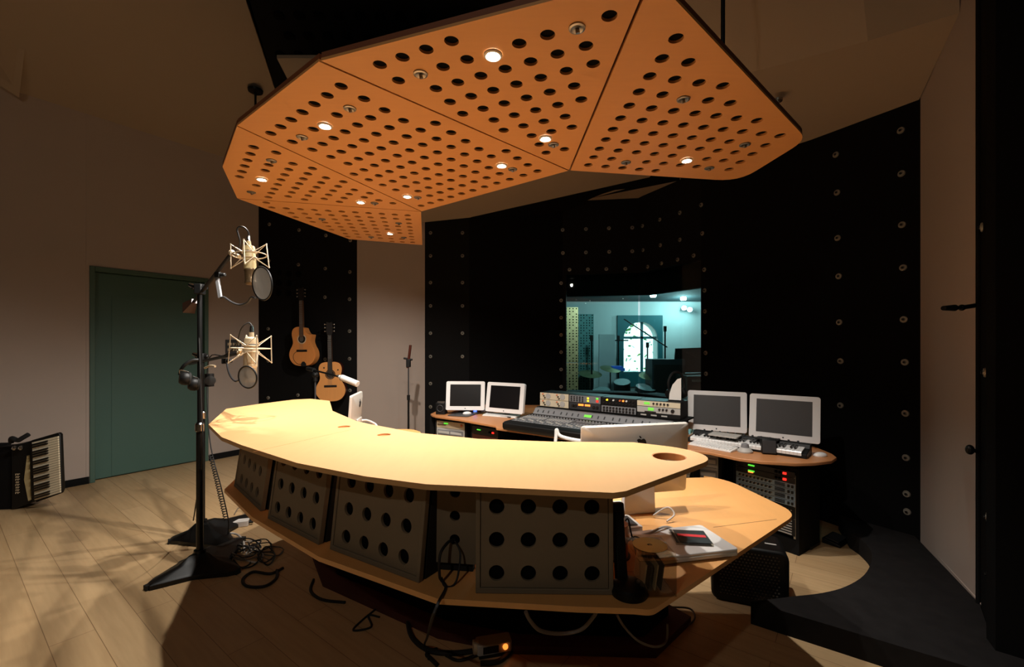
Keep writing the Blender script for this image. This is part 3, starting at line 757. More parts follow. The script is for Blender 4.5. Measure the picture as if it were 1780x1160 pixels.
def pop(label, c, nrm, r, clampP, path, flat=None):
    t = thing('pop_filter', label, 'pop filter', clampP, group='pop filters in front of the microphones')
    c = Vector(c)-Vector(clampP); n = Vector(nrm).normalized()
    MB().torus(c, r, .0045, n, n=40).build('hoop', M['bp'], t)
    MB().cyl(c-n*.001, c+n*.001, r-.002, n=40).build('screen', M['mesh_dark'], t)
    pts = [Vector(p)-Vector(clampP) for p in path]
    MB().tube(pts, .0055, n=8).build('gooseneck', M['dg'], t)
    MB().box((0,0,0),(.03,.03,.035)).cyl((0,0,0),(.045,0,.0),.012).build('clamp', M['bp'], t, bevel=.004)
    if flat:
        a, b = (Vector(p)-Vector(clampP) for p in flat)
        k = MB(); d = (b-a); k.cyl(a, b, .012, n=4); k.build('bracket', M['grey'], t)
    return t
pop('round black pop filter on a gooseneck, in front of the upper microphone', P(455.5,493,2.36), (.5,.87,.12), .088, P(379,478,2.72), [P(383,518,2.7),P(390,517,2.68),P(402,525,2.6),P(416,530,2.5),P(430,526,2.42),P(437,517,2.38),P(444,518,2.36)], (P(377,480,2.72),P(383,518,2.7)))
pop('round pop filter hanging below the lower microphone', P(430.5,656,2.48), (.25,.97,.1), .062, P(391,628,2.9), [P(394,628,2.9),P(396,642,2.85),P(401,655,2.75),P(409,663,2.6),P(416,661,2.5)])
# mic leads
c1 = MB(); top = M1+Vector((-.012,.007,.135)); c1.tube([top+Vector((0,0,-.02)), top+Vector((0,0,.02)), top+Vector((-.03,0,.05)), top+Vector((-.062,0,.035)), top+Vector((-.06,.02,-.05)), P(395,455,2.6), P(372,478,2.78), P(352,506,3.0), P(346,560,2.97), P(349,680,2.93), P(352,790,2.93), P(340,880,3.1), P(336,905,3.4)], .004)
tag(c1.build('microphone_cable', M['cable']), 'thin black cable looping from the top of the upper microphone down its stand', 'cable')
c2 = MB(); top = M2+Vector((.004,0,.145)); c2.tube([top+Vector((0,0,-.02)), top+Vector((0,0,.02)), top+Vector((-.02,0,.035)), top+Vector((-.06,0,-.0)), P(410,600,2.7), P(390,618,2.9), P(362,630,3.42), P(364,760,3.4), P(385,850,3.35), P(397,905,3.35), G(398,938)+Vector((0,0,.01)), G(420,950)+Vector((0,0,.01))], .004)
tag(c2.build('microphone_cable', M['cable']), 'thin black cable from the lower microphone running down the rear stand', 'cable')
cc = MB(); a = P(366,790,3.38); b = P(393,905,3.33); pts = []
for k in range(140):
    t_ = k/139; p = a.lerp(b,t_); pts.append(p+Vector((math.cos(k*1.2)*.014, math.sin(k*1.2)*.014, 0)))
cc.tube(pts, .0035, n=6, sm=0); tag(cc.build('coiled_cable', M['cable']), 'coiled black headphone cable hanging beside the rear microphone stand', 'cable')
# headphones hung on the stands
hp = thing('headphones', 'black headphones with chrome yokes hanging on the microphone stands', 'headphones', P(330,655,2.9))
O = P(330,655,2.9)
def H(px, py, Y): return P(px,py,Y)-O
MB().tube([H(345,626,2.9),H(334,627,2.88),H(322,634,2.86),H(315,643,2.86),H(313,652,2.86)],.011).build('headband', M['bp'], hp)
for px, py, Y in ((321,658,2.84),(336,668,2.9)):
    p = H(px,py,Y); ax = Vector((-.7,-.65,.1))
    MB().lathe([(0,.03),(.03,.028),(.042,.012),(.044,-.01),(.036,-.026),(0,-.022)], p, ax).build('ear_cup', M['bp'], hp)
    MB().torus(p+ax.normalized()*-.022,.03,.011,ax,n=24).build('ear_pad', M['rubber'], hp)
    MB().tube([p+Vector((-.03,0,.03)),p+Vector((-.012,-.02,.055)),p+Vector((.03,0,.04))],.004).build('yoke', M['chrome'], hp)
hk = MB().tube([P(356,640,3.0),P(366,636,2.95),P(374,637,2.9)],.007); tag(hk.build('accessory_hook', M['pale']), 'small pale metal hook sticking out of the microphone stand beside the headphones', 'hook')
hp2 = MB().cyl(P(364,650,3.3),P(364,672,3.3),.03,.03).lathe([(0,.02),(.035,.015),(.035,-.015),(0,-.02)],P(365,662,3.25),(.6,-.7,0)); tag(hp2.build('headphone_box', M['bp']), 'small dark headphone box clamped to the rear microphone stand', 'headphone box')
# ================================================================ GUITARS
def guitar(label, at, rz, tilt, cut, topmat, sidemat):
    t = thing('acoustic_guitar', label, 'guitar', at, rot=(0,tilt,rz), group='acoustic guitars hanging on the black wall'); t.scale = (1.04,1.0,1.04)
    # local: x right, z up, y into the wall; origin at the bottom of the body
    half = [(0,0),(.07,.004),(.13,.03),(.172,.085),(.184,.14),(.172,.2),(.142,.255),(.128,.295),(.132,.345),(.142,.395),(.139,.445),(.115,.485),(.07,.503),(.03,.505)]
    rt = [Vector((x,z,0)) for x, z in half]; rt = [(p.x,p.y) for p in smooth_path(rt,3)]
    if cut:
        k = [Vector((x,z,0)) for x,z in [(0,0),(.07,.004),(.13,.03),(.172,.085),(.184,.14),(.172,.2),(.142,.255),(.126,.3),(.126,.34),(.137,.385),(.134,.402),(.110,.402),(.075,.415),(.05,.45),(.034,.49)]]
        rr = [(p.x,p.y) for p in smooth_path(k,3)]
    else: rr = rt
    ol = rr+[(-x,z) for x,z in reversed(rt)][:-1]
    MX = Matrix.Rotation(R(90),4,'X')
    MB().mesh(plate_mesh(ol,[],.095), Matrix.Translation((0,0,0)) @ MX).build('body', sidemat, t)
    sh = (0,.345 if not cut else .345)
    MB().mesh(plate_mesh([(x*.985,.003+z*.988) for x,z in ol],[circle(sh,.05,28)],.004), Matrix.Translation((0,-.0495,0)) @ MX).build('soundboard', topmat, t)
    MB().cyl((0,-.0475,sh[1]),(0,-.049,sh[1]),.05,n=28).build('sound_hole', M['ebony'], t)
    rs_ = MB().mesh(plate_mesh(circle(sh,.062,28),[circle(sh,.052,28)],.001), Matrix.Translation((0,-.052,0)) @ MX); rs_.build('rosette', M['ivory'] if cut else M['ebony'], t)
    MB().box((0,-.055,.195),(.15 if cut else .155,.008,.028)).build('bridge', M['ebony'], t, bevel=.004)
    MB().prism([(-.022,.84),(.022,.84),(.028,.37),(-.028,.37)],-.004,.004, Matrix.Translation((0,-.058,0)) @ MX).build('fretboard', M['neck'] if cut else M['ebony'], t)
    MB().prism([(-.021,.84),(.021,.84),(.027,.5),(-.027,.5)],-.012,.012, Matrix.Translation((0,-.043,0)) @ MX).build('neck', M['neck'], t)
    fr_ = MB()
    for k in range(14): z = .84-.46*(1-2**(-k/9)); fr_.box((0,-.0625,z),(.046,.002,.003))
    fr_.build('frets', M['steel'], t)
    MB().prism([(-.024,.84),(.024,.84),(.038,.885),(.034,1.01),(0,1.0),(-.034,1.01),(-.038,.885)],-.008,.008, Matrix.Translation((0,-.05,0)) @ MX).build('headstock', M['ebony'], t)
    for sx in (-1,1):
        for k in range(3):
            z = .895+.043*k; MB().cyl((sx*.03,-.05,z),(sx*.055,-.05,z),.004).sphere((sx*.058,-.05,z),.011,.7,.7,1,n=10).build('tuning_peg', M['chrome'], t)
    stg = MB()
    for k in range(6): x = (-2.5+k)*.007; stg.cyl((x*1.2,-.0655,.2),(x,-.0655,.842),.0006,n=5)
    stg.build('strings', M['steel'], t)
    if cut:
        w_ = MB().tube([(-.04,-.054,.195),(-.11,-.053,.16),(-.12,-.053,.09),(-.07,-.053,.03),(-.01,-.055,.02)],.0025); w_.build('pickup_wire', M['cable'], t)
        MB().prism([(-.03,-.005),(.04,-.005),(.035,.03),(.012,.055),(-.012,.055),(-.03,.03)],-.004,.004,Matrix.Translation((.02,-.056,0)) @ MX).build('end_patch', M['rubber'], t)
        MB().cyl((0,-.053,.345),(0,-.056,.345),.032,n=20).build('feedback_plug', M['steel'], t)
    else:
        for x, z in ((-.075,.43),(.095,.40)): MB().cyl((x,-.051,z),(x,-.056,z),.009,n=12).build('control_knob', M['ebony'], t)
    return t
ga = W(530,636,GA,GB); gb = W(580,697,GA,GB)
gnorm = Vector((gd.y,-gd.x,0))                            # out of the wall
garz = math.atan2(gd.y,gd.x)
guitar('acoustic guitar with a cutaway body, hanging higher and to the left', P(529.5,636,5.98), garz, R(-1), True, M['guitar'], M['guitar'])
guitar('full-bodied acoustic guitar with dark sides, hanging lower and to the right', P(577,697.5,5.90), garz+R(16), R(-1), False, M['guitar2'], M['mahog'])
for p, lb in ((P(525,503,6.06),'black wall hanger holding the cutaway guitar by its headstock'),(P(572.5,566,5.98),'black wall hanger holding the lower, full-bodied guitar')):
    hg = MB(); q = p+Vector((0,0,-.055)); 
    hg.box(q+Vector((0,.05,0)),(.05,.02,.07)); hg.cyl(q+Vector((0,.05,0)), q+Vector((0,-.03,0)),.006)
    for sx in (-1,1): hg.tube([q+Vector((0,-.02,0)),q+Vector((sx*.032,-.02,0)),q+Vector((sx*.034,-.09,.005))],.005)
    tag(hg.build('guitar_hanger', M['bm']), lb, 'hanger', 'guitar hangers on the black wall')
# ================================================================ SMALL MIC ON BOOM, FLOOR STAND BY PALE WALL
def thin_stand(label, base, ztop):
    t = thing('tripod_microphone_stand', label, 'microphone stand', (base[0],base[1],0))
    for k in range(3):
        a = R(90+120*k+20); MB().tube([(0,0,.16),(.12*math.cos(a),.12*math.sin(a),.1),(.3*math.cos(a),.3*math.sin(a),.012)],.009).build('leg', M['bm'], t)
    MB().cyl((0,0,.1),(0,0,.85),.012).build('pole', M['bm'], t); MB().cyl((0,0,.85),(0,0,ztop),.008).build('inner_pole', M['dg'], t)
    MB().cyl((0,0,.83),(0,0,.89),.018).build('collar', M['bp'], t)
    return t
p0 = P(548,652,4.15); ts = thin_stand('black tripod stand behind the counter holding the small white microphone', (p0.x,p0.y), p0.z)
p0l = Vector((0,0,p0.z)); bq = P(589,655,3.85)-Vector((p0.x,p0.y,0)); ta = P(535,641,4.25)-Vector((p0.x,p0.y,0))
MB().cyl(ta, bq, .008).build('boom', M['bm'], ts); MB().sphere(p0l,.03,n=12).cyl(p0l+Vector((0,0,-.06)),p0l,.018).build('clamp', M['bp'], ts)
MB().cyl(ta, ta+(bq-ta)*.22, .02).build('grip', M['bp'], ts)
sm_t = thing('pencil_microphone', 'small white pencil microphone on a boom in front of the lower guitar', 'microphone', P(590,655,3.85))
a = Vector((0,0,0)); b = P(622,668,3.78)-P(590,655,3.85); dd_ = b.normalized()
MB().lathe([(0,0),(.014,0),(.016,.01),(.024,.02),(.0265,.03),(.0265,b.length-.004),(.022,b.length),(0,b.length)], a, dd_).build('body', M['white'], sm_t)
MB().torus(dd_*.03,.0268,.002,dd_).build('band', M['dg'], sm_t); MB().cyl(dd_*-.02,dd_*.012,.012).build('connector', M['dg'], sm_t)
p0 = P(710,640,5.4); ts2 = thin_stand('slim black microphone stand against the pale wall panel', (p0.x,p0.y), p0.z+.02)
MB().cyl((-.01,0,p0.z-.0),(.03,-.02,P(713.5,600,5.4).z),.016).build('folded_boom', M['mahog'], ts2)
MB().box((.0,0,p0.z+.06),(.05,.05,.1)).cyl((-.06,0,p0.z+.12),(.05,0,p0.z+.1),.012).build('clamp', M['bp'], ts2, bevel=.006)
# ================================================================ SWITCH PLATE
sp = W(405,603,LW(sd1),LW(1.6)); rzl = math.atan2(LD.y,LD.x)
sw = thing('switch_plate', 'dark wall plate with two rows of small buttons, behind the lower microphone', 'switch', sp, rzl)
MB().box((0,-.008,0),(.19,.012,.19)).build('plate', M['dg'], sw, bevel=.003)
for i in range(5):
    for j in range(2): MB().box((-.064+.032*i,-.018,.035-.075*j),(.02,.01,.036)).build('button', M['beige'], sw, bevel=.002)
# ================================================================ ACCORDION
ac = thing('piano_accordion', 'black piano accordion standing on end on the floor against the left wall', 'accordion', tuple(G(68,884,0).to_2d())+(0,), R(30))
# local x: along picture right, z up, y away
acx = lambda px: (px-68)/F*4.07
def ak(px, py): return (acx(px), CAMZ-(py-HY)/F*4.07)
rotA = 0
kb = [ak(66,784),ak(105,753),ak(108,757),ak(110,853),ak(108,857),ak(72,868)]
def aprism(pts, y0, y1): 
    m = MB(); m.prism(pts, -y1, -y0, Matrix.Rotation(R(90),4,'X')); return m
ac.rotation_euler = (0,0,R(6))
aprism([ak(62,764),ak(104,751.5),ak(107,755),ak(110.5,850),ak(108,857),ak(70,871),ak(62,860)], -.04, -.005).build('keyboard_block', M['bp'], ac, bevel=.006)
nk = 24
def kp(u, v): # u across 0..1, v down 0..1
    l = Vector(ak(66,767)).lerp(Vector(ak(70,867)), v); r_ = Vector(ak(106,757)).lerp(Vector(ak(109.5,855)), v); return tuple(l.lerp(r_, u))
for i in range(nk):
    v0 = i/nk+.002; v1 = (i+1)/nk-.004
    aprism([kp(0,v1),kp(1,v1),kp(1,v0),kp(0,v0)], -.055, -.041).build('white_key', M['ivory'], ac)
    if i % 7 not in (2,6) and i < nk-1:
        vc = (i+1)/nk; aprism([kp(0,vc+.013),kp(.62,vc+.013),kp(.62,vc-.013),kp(0,vc-.013)], -.068, -.056).build('black_key', M['key_b'], ac)
aprism([ak(28,772),ak(44,770),ak(62,764),ak(64,864),ak(56,874),ak(28,884)], -.02, .16).build('body', M['bp'], ac, bevel=.01)
lab(aprism([ak(54,791),ak(57,790),ak(60,867),ak(56,869),ak(49.5,832)], -.03, -.021).build('side_trim', M['cream'], ac), 'cream trim strip')
bl_ = MB()
for k in range(9): bl_.prism([ak(-6-3*k,776),ak(-3.5-3*k,774),ak(-3.5-3*k,888),ak(-6-3*k,890)], -.16,.02, Matrix.Rotation(R(90),4,'X'))
bl_.prism([ak(-32,779),ak(28,775),ak(28,884),ak(-32,889)], -.14,.0, Matrix.Rotation(R(90),4,'X')); bl_.build('bellows', M['black2'], ac)
strp = MB().tube([Vector((acx(30),-.03,.62)),Vector((acx(36),-.06,.66)),Vector((acx(45),-.06,.64)),Vector((acx(52),-.06,.66)),Vector((acx(60),-.05,.69))],.02); strp.build('strap', M['rubber'], ac)
for px in (40,50): MB().sphere((acx(px),-.06,ak(px,776)[1]),.02,n=10).build('buckle', M['chrome'], ac)
lt = MB(); lx = acx(38)
for k, w_ in enumerate((.036,.030,.034,.026,.034,.028,.030,.036)):
    z_ = ak(38,822)[1]-.024*k; lt.box((lx,-.022,z_),(w_,.003,.006)); lt.box((lx-w_/2+.003,-.022,z_-.006),(.006,.003,.012)); lt.box((lx+.004,-.022,z_-.007),(.006,.003,.010))
lab(lt.build('lettering', M['beige'], ac), 'worn pale lettering down the body')
# ================================================================ BACK DESK
bd = [(-.97,5.03),(-.93,4.93),(-.88,4.86),(-.6,4.656),(-.2,4.29),(-.185,4.17),(.168,3.93),(.55,3.62),(.95,3.42),(1.20,3.36),(1.41,3.23),(1.53,3.06),(1.65,2.975),(1.84,2.925),(1.99,2.94),(2.13,2.99),(2.23,3.08),(2.27,3.18),(2.28,3.26),(2.33,3.7),(2.22,4.1),(1.9,4.8),(1.55,5.5),(.6,5.75),(-.62,5.8),(-.9,5.5)]
bdk = thing('back_desk', 'long curved wooden desk along the black back wall, carrying screens and the mixing console', 'desk', (.6,4.4,0))
MB().mesh(plate_mesh([(x-.6,y-4.4) for x,y in bd],[],.022), Matrix.Translation((0,0,.708))).build('desk_top', M['bdesk'], bdk, bevel=.004)
for x0, y0, x1, y1 in ((-.99,5.04,-.93,5.5),(.18,4.25,.24,4.9),(1.40,3.46,1.44,3.9)): MB().box(((x0+x1)/2-.6,(y0+y1)/2-4.4,.348),(.05,.4,.69)).build('support', M['black2'], bdk)
MB().poly([(-.55-.6,5.35-4.4,.02),(.3-.6,4.75-4.4,.02),(1.55-.6,4.1-4.4,.02),(1.55-.6,4.1-4.4,.69),(.3-.6,4.75-4.4,.69),(-.55-.6,5.35-4.4,.69)],.02,(.5,.86,0)).build('modesty_panel', M['black'], bdk)
# ---- screens
def display(label, bl, br, z0, h, scr, foot, group, tilt=R(9)):
    bl = Vector(bl); br = Vector(br); w = (br-bl).length; rz = math.atan2(br.y-bl.y,br.x-bl.x)
    t = thing('computer_display', label, 'monitor', ((bl.x+br.x)/2,(bl.y+br.y)/2,.7195), rz, group)
    dz = z0-.7195
    MX = Matrix.Translation((0,0,dz)) @ Matrix.Rotation(-tilt,4,'X') @ Matrix.Translation((0,0,h/2)) @ Matrix.Rotation(R(90),4,'X')
    MB().prism(rrect(w,h,.018),-.008,.014, MX).mesh(plate_mesh(rrect(w-.004,h-.004,.016),[],.012), MX @ Matrix.Translation((0,0,-.02))).build('casing', M['white2'], t, bevel=.003)
    b = w*.105
    MB().prism([(-w/2+b,-h/2+h*.14),(w/2-b,-h/2+h*.14),(w/2-b,h/2-h*.11),(-w/2+b,h/2-h*.11)],.0142,.0155, MX).build('screen', scr, t)
    lab(MB().prism(circle((0,-h/2+h*.06),.006,10),.0142,.0156,MX).build('badge', M['dg'], t), 'tiny grey badge')
    if foot == 'arm':
        MB().box((0,.06,.0075),(.2,.18,.012)).box((0,.075,.06),(.07,.012,.12),rx=R(-12)).build('stand', M['dg'], t, bevel=.003)
    else:
        for sx in (-1,1): MB().prism([(-.01,0),(.16,0),(.15,.012),(.05,.02),(.03,dz+.03),(.012,dz+.03)],-.006,.006, Matrix.Translation((sx*w*.44,0,.0005)) @ Matrix.Rotation(R(90),4,'Z') @ Matrix.Rotation(R(90),4,'X')).build('foot', M['acrylic'], t)
    return t
def at(px,py,z): return G(px,py,z).to_2d()
def bl_(px, Y): return Vector(((px-CX)/F*Y, Y))
display('white screen at the left end of the back desk, with a black picture', bl_(775,5.0), bl_(842.5,4.98), .765, .325, M['screenL'], 'arm', 'white computer displays on the back desk')
display('white screen between the leftmost screen and the outboard rack gear', bl_(844.5,4.92), bl_(909.5,4.68), .765, .325, M['screenL'], 'arm', 'white computer displays on the back desk')
display('white wide screen with a grey picture, directly right of the big glass window', bl_(1195,3.95), bl_(1298.5,3.74), .752, .345, M['screenR'], 'legs', 'white computer displays on the back desk')
display('white wide screen with a grey picture at the right end of the back desk', bl_(1302,3.62), bl_(1426,3.33), .752, .352, M['screenR'], 'legs', 'white computer displays on the back desk')
# ---- mixing console
u = Vector((.79,-.613)); v = Vector((.613,.79)); rzc = math.atan2(u.y,u.x)
cons = thing('mixing_console', 'wide black and grey studio mixing console on the back desk below the rack gear', 'mixing console', (-.126,4.05,.7195), rzc)
LEN = 1.38
def cprof(mb, prof, x0, x1):                              # extrude a (y,z) profile along local x
    a = [mb.bm.verts.new((x0,y,z)) for y,z in prof]; b = [mb.bm.verts.new((x1,y,z)) for y,z in prof]
    mb._f(list(reversed(a))); mb._f(b); n = len(prof)
    for i in range(n): mb._f([a[i],a[(i+1)%n],b[(i+1)%n],b[i]])
    return mb
cprof(MB(), [(0,.03),(.015,.005),(.08,.0),(.56,.0),(.56,.10),(.46,.10),(.03,.080),(.0,.068)], 0, LEN).build('body', M['bp'], cons, bevel=.006)
cprof(MB(), [(.462,.098),(.51,.153),(.56,.153),(.56,.098)], .01, LEN-.01).build('meter_bridge', M['grey'], cons, bevel=.003)
kme = MB().lathe([(.0065,0),(.006,.009),(0,.010)], n=10).data('knob', M['ebony'])
fme = MB().box((0,0,.004),(.012,.022,.009)).data('fader', M['lgrey'])
mme = MB().box((0,0,0),(.012,.002,.03)).data('meter', M['dg'])
for k in range(5):
    x0 = .03+.268*k; w_ = .256
    pm = MB().box((x0+w_/2,.26,.0905),(w_,.33,.004), rx=math.atan2(.02,.43)).build('channel_panel', M['grey'], cons)
    sl_ = MB()
    for i in range(8): sl_.box((x0+.02+.031*i,.17,.089),(.004,.12,.003), rx=math.atan2(.02,.43))
    sl_.build('fader_slots', M['hole'], cons)
    for i in range(8):
        for me, nm, y in ((kme,'knob',.38),(fme,'fader',.14+.05*((i*37+k*13)%10)/10)):
            o = bpy.data.objects.new(nm, me); COL.objects.link(o); o.parent = cons; o.location = (x0+.02+.031*i, y, .0815+y*.0465+.0)
        if i % 2 == 0:
            o = bpy.data.objects.new('meter', mme); COL.objects.link(o); o.parent = cons
            o.location = (x0+.03+.031*i,.485,.127); o.rotation_euler = (R(-41),0,0)
    bt = MB()
    for i in range(8):
        for j in range(3): bt.box((x0+.02+.031*i,.27+.025*j,.0935+(.27+.025*j-.26)*.0465),(.014,.01,.004))
    bt.build('button_rows', M['lgrey' if k != 2 else 'dg'], cons)
lab(MB().box((.615,.485,.128),(.075,.003,.026), rx=R(-41)).build('status_display', M['lcd'], cons), 'lit green display')
# ---- outboard gear on the shelf behind the console
def outboard(label, u0, w, kind):
    o2 = Vector((-.126,4.05))+u*u0+v*.60
    t = thing('outboard_processor', label, 'audio gear', (o2.x,o2.y,.875), rzc+R(2), group='outboard processors in a row above the mixing console')
    h = .145
    MB().box((w/2,.12,h/2),(w,.22,h)).build('case', M['bp'], t, bevel=.003)
    F_ = lambda x, z, sx, sz, m, nm, d=.006, l=None: (lambda o: lab(o,l) if l else o)(MB().box((x,.008-d/2,z),(sx,d,sz)).build(nm, M[m], t, bevel=.001))
    def K(x, z, r, m, nm='knob'): MB().lathe([(r,0),(r*.85,.014),(0,.015)], (x,.004,z),(0,-1,0), n=12).build(nm, M[m], t)
    if kind == 0:
        for j in range(2): F_(w/2, .038+.07*j, w-.006, .066, 'ivory', 'front_panel')
        for j in range(2):
            for i in range(2):
                x = .10+.165*i; z = .04+.07*j
                MB().lathe([(.03,0),(.028,.006),(0,.006)],(x,.004,z),(0,-1,0),n=20).build('meter', M['lgrey'], t)
                for q, m_ in enumerate(('orange_knob','ebony','ebony')): K(x-.06+.012*q, z+.018-.018*q, .007, m_)
            F_(.115,.05+.07*j,.012,.006,'led_b','indicator',.009)
    elif kind == 1:
        F_(w/2,.038,w-.006,.066,'dg','front_panel'); F_(w/2,.108,w-.006,.066,'grey','front_panel')
        for z in (.095,.12): F_(.205,z,.02,.016,'led_y','lit_button',.010)
        F_(.30,.122,.022,.014,'led_g','lit_button',.010); F_(.30,.098,.022,.02,'led_r','lit_button',.010)
        for x in (.13,.20): F_(x,.052,.055,.018,'led_o','vu_meter',.009)
        for i in range(5):
            for j in range(3): K(.03+.03*i,.09+.018*j,.006,'ebony')
        for x in (.045,.075,.265,.3): K(x,.04,.014,'ebony')
    elif kind == 2:
        F_(w/2,.108,w-.006,.066,'bp','front_panel'); F_(w/2,.038,w-.006,.06,'grey','front_panel')
        for i, m_ in enumerate(('ebony','led_y','ebony','white','ebony','orange_knob','led_o','white','ebony','ebony')): K(.03+.031*i,.122,.009,m_); K(.03+.031*i,.094,.009,'ebony')
        for i in range(10):
            for j in range(2): K(.03+.031*i,.025+.026*j,.010,'ebony')
    else:
        F_(w/2,.118,w-.006,.045,'ivory','front_panel'); F_(w/2,.066,w-.006,.05,'lgrey','front_panel'); F_(w/2,.02,w-.006,.034,'bp','front_panel')
        F_(.09,.12,.05,.02,'lcd','lit_display',.009); F_(.125,.072,.05,.026,'lcd','lit_display',.009); F_(.12,.048,.1,.01,'ebony','slot',.008)
        for i in range(5): K(.15+.03*i,.122,.009,'ebony')
        for i in range(3): K(.2+.03*i,.075,.010,'ebony')
        K(.31,.07,.016,'ebony')
        for i in range(3): F_(.06+.09*i,.02,.05,.012,'lgrey','label_strip',.008)
    return t
outboard('cream rack processor with four round meters, leftmost above the mixing console', .0, .335, 0)
outboard('grey rack processor with yellow, green and red lit buttons', .345, .335, 1)
outboard('dark rack processor with two rows of coloured knobs', .69, .335, 2)
outboard('cream and grey rack processor with green lit displays, rightmost above the console', 1.035, .375, 3)
shf = MB(); a = Vector((-.126,4.05))+v*.58-u*.02; b = a+u*1.46
shf.prism([tuple(a),tuple(b),tuple(b+v*.3),tuple(a+v*.3)], .861, .874)
for k in (.02,.7,1.4): q = a+u*k; shf.prism([tuple(q),tuple(q+u*.02),tuple(q+u*.02+v*.28),tuple(q+v*.28)], .7195,.861)
tag(shf.build('gear_shelf', M['black2']), 'black raised shelf behind the mixing console carrying the rack processors', 'shelf')
# ---- small things on the back desk
t = thing('desk_speaker', 'small black speaker-like device at the far left end of the back desk', 'speaker', tuple(at(765,721,.7195))+(.7195,), R(-10))
MB().rbox((0,.05,.065),(.11,.1,.13),.015).build('body', M['bp'], t, bevel=.004); MB().torus((0,-.002,.07),.035,.005,(0,1,0)).build('ring', M['dg'], t); MB().box((0,.04,.137),(.08,.04,.012)).build('handle', M['steel'], t)
t = thing('trackball', 'small white trackball device with a glowing blue light in front of the leftmost screen', 'trackball', tuple(at(826,720,.7195))+(.7195,), 0)
MB().lathe([(.035,0),(.036,.012),(.026,.026),(0,.03)]).build('base', M['dg'], t); MB().sphere((0,-.004,.03),.02,n=14).build('ball', M['led_b'], t)
t = thing('desk_toy', 'small green-lit gadget between the two left screens', 'gadget', tuple(at(840,716,.7195))+(.7195,), 0)
MB().rbox((0,0,.02),(.05,.04,.04),.008).build('body', M['white'], t); MB().sphere((0,-.01,.042),.014,n=12).build('light', M['led_g'], t)
pdm = MB().rbox((0,0,.004),(.26,.2,.008),.03,R(-20)); o = tag(pdm.build('mouse_pad', M['dg']), 'dark grey mouse pad below the leftmost white screen', 'mouse pad'); o.location = tuple(at(802,722,.72))+(.7195,)
def mouse(label, loc, rz):
    t = thing('computer_mouse', label, 'mouse', loc, rz, 'white mice on the back desk')
    MB().sphere((0,0,.004),.05,1.0,.6,.45,n=20).build('shell', M['white2'], t); MB().rbox((0,0,.002),(.08,.05,.004),.02).build('base', M['lgrey'], t); return t
mouse('white computer mouse on the dark mouse pad below the leftmost screen', tuple(at(812,719.5,.73))+(.7285,), R(10))
mouse('white computer mouse at the rounded right end of the back desk', tuple(at(1426,793,.72))+(.7205,), R(10))
def keyboard(label, corner, dirv, w, d, name='computer_keyboard', fold=None):
    c = Vector(corner); dv = Vector(dirv).normalized(); rz = math.atan2(dv.y,dv.x)
    t = thing(name, label, 'keyboard', (c.x,c.y,.7195), rz, 'white computer keyboards')
    cprof(MB(), [(0,0),(d,0),(d,.022),(0,.010)], 0, w).build('case', M['white'], t, bevel=.002)
    kb_ = MB(); nx = int(w/.0195)
    for i in range(nx):
        for j in range(5): kb_.box((.012+.0195*i+.004,.018+.0205*j,.0135+.0105*(.018+.0205*j)/d),(.016,.016,.007), rx=math.atan2(.012,d))
    kb_.build('keys', M['white2'], t); return t
kc = at(838,721,.735); keyboard('white keyboard in front of the second screen from the left', kc, (.79,-.35), .40, .13)
keyboard('white keyboard in front of the piano keyboard, below the right-hand screens', (1.345,3.46), (.2,-.25), .33, .12)
# piano keyboard
pk = thing('piano_keyboard', 'black piano keyboard with white keys in front of the two right screens', 'keyboard', (1.40,3.555,.7195), math.atan2(-.69,.72)+R(1.5))
PKW = .76
cprof(MB(), [(0,.0),(.2,.0),(.2,.075),(.15,.075),(.125,.045),(.0,.03)], -.03, PKW+.03).build('case', M['bp'], pk, bevel=.004)
nw = 32; kw = PKW/nw
wk = cprof(MB(), [(-.006,.018),(.13,.032),(.13,.056),(-.004,.046),(-.008,.04)], .0006, kw-.0006).data('white_key', M['white2'])
bk_ = MB().box((0,.082,.060),(.011,.085,.012)).data('black_key', M['key_b'])
for i in range(nw):
    o = bpy.data.objects.new('white_key', wk); COL.objects.link(o); o.parent = pk; o.location = (kw*i,0,0)
    if i % 7 not in (2,6) and i < nw-1:
        o = bpy.data.objects.new('black_key', bk_); COL.objects.link(o); o.parent = pk; o.location = (kw*(i+1),0,0)
ctl = MB()
for i in range(12): ctl.lathe([(.008,0),(.007,.012),(0,.013)],(.05+.06*i,.172,.075),n=10)
ctl.build('controls', M['dg'], pk)
tb = MB().rbox((0,0,.005),(.21,.14,.010),.01); o = tag(tb.build('slim_keyboard', M['lgrey']), 'slim flat grey keyboard lying on top of the piano keyboard', 'keyboard'); q = G(1260,757,.80); o.location = (q.x,q.y,.797); o.rotation_euler = (0,0,R(-43))
mp = MB().rbox((0,0,.004),(.15,.10,.008),.01); o = tag(mp.build('black_pad', M['bp']), 'thin black pad lying on the piano keyboard under the rightmost screen', 'pad'); q = G(1336,766,.80); o.location = (q.x+.02,q.y+.05,.797); o.rotation_euler = (0,0,R(-43))
t = thing('monitor_controller', 'small grey dome-shaped controller in front of the piano keyboard', 'controller', tuple(at(1295,786,.72))+(.7195,), 0)
MB().lathe([(.05,0),(.052,.01),(.035,.03),(.028,.034)],n=28).build('base', M['lgrey'], t); MB().lathe([(.028,.034),(.024,.058),(.012,.064),(0,.065)],n=24).build('dial', M['grey'], t)
t = thing('cube_speaker', 'small dark cube speaker standing in front of the piano keyboard', 'speaker', tuple(at(1336,789,.72))+(.7195,), R(-20))
MB().box((0,.02,.053),(.095,.09,.105), rx=R(-6)).build('cabinet', M['bp'], t, bevel=.006); MB().box((0,-.028,.056),(.085,.006,.09), rx=R(-6)).build('grille', M['dg'], t, bevel=.002)
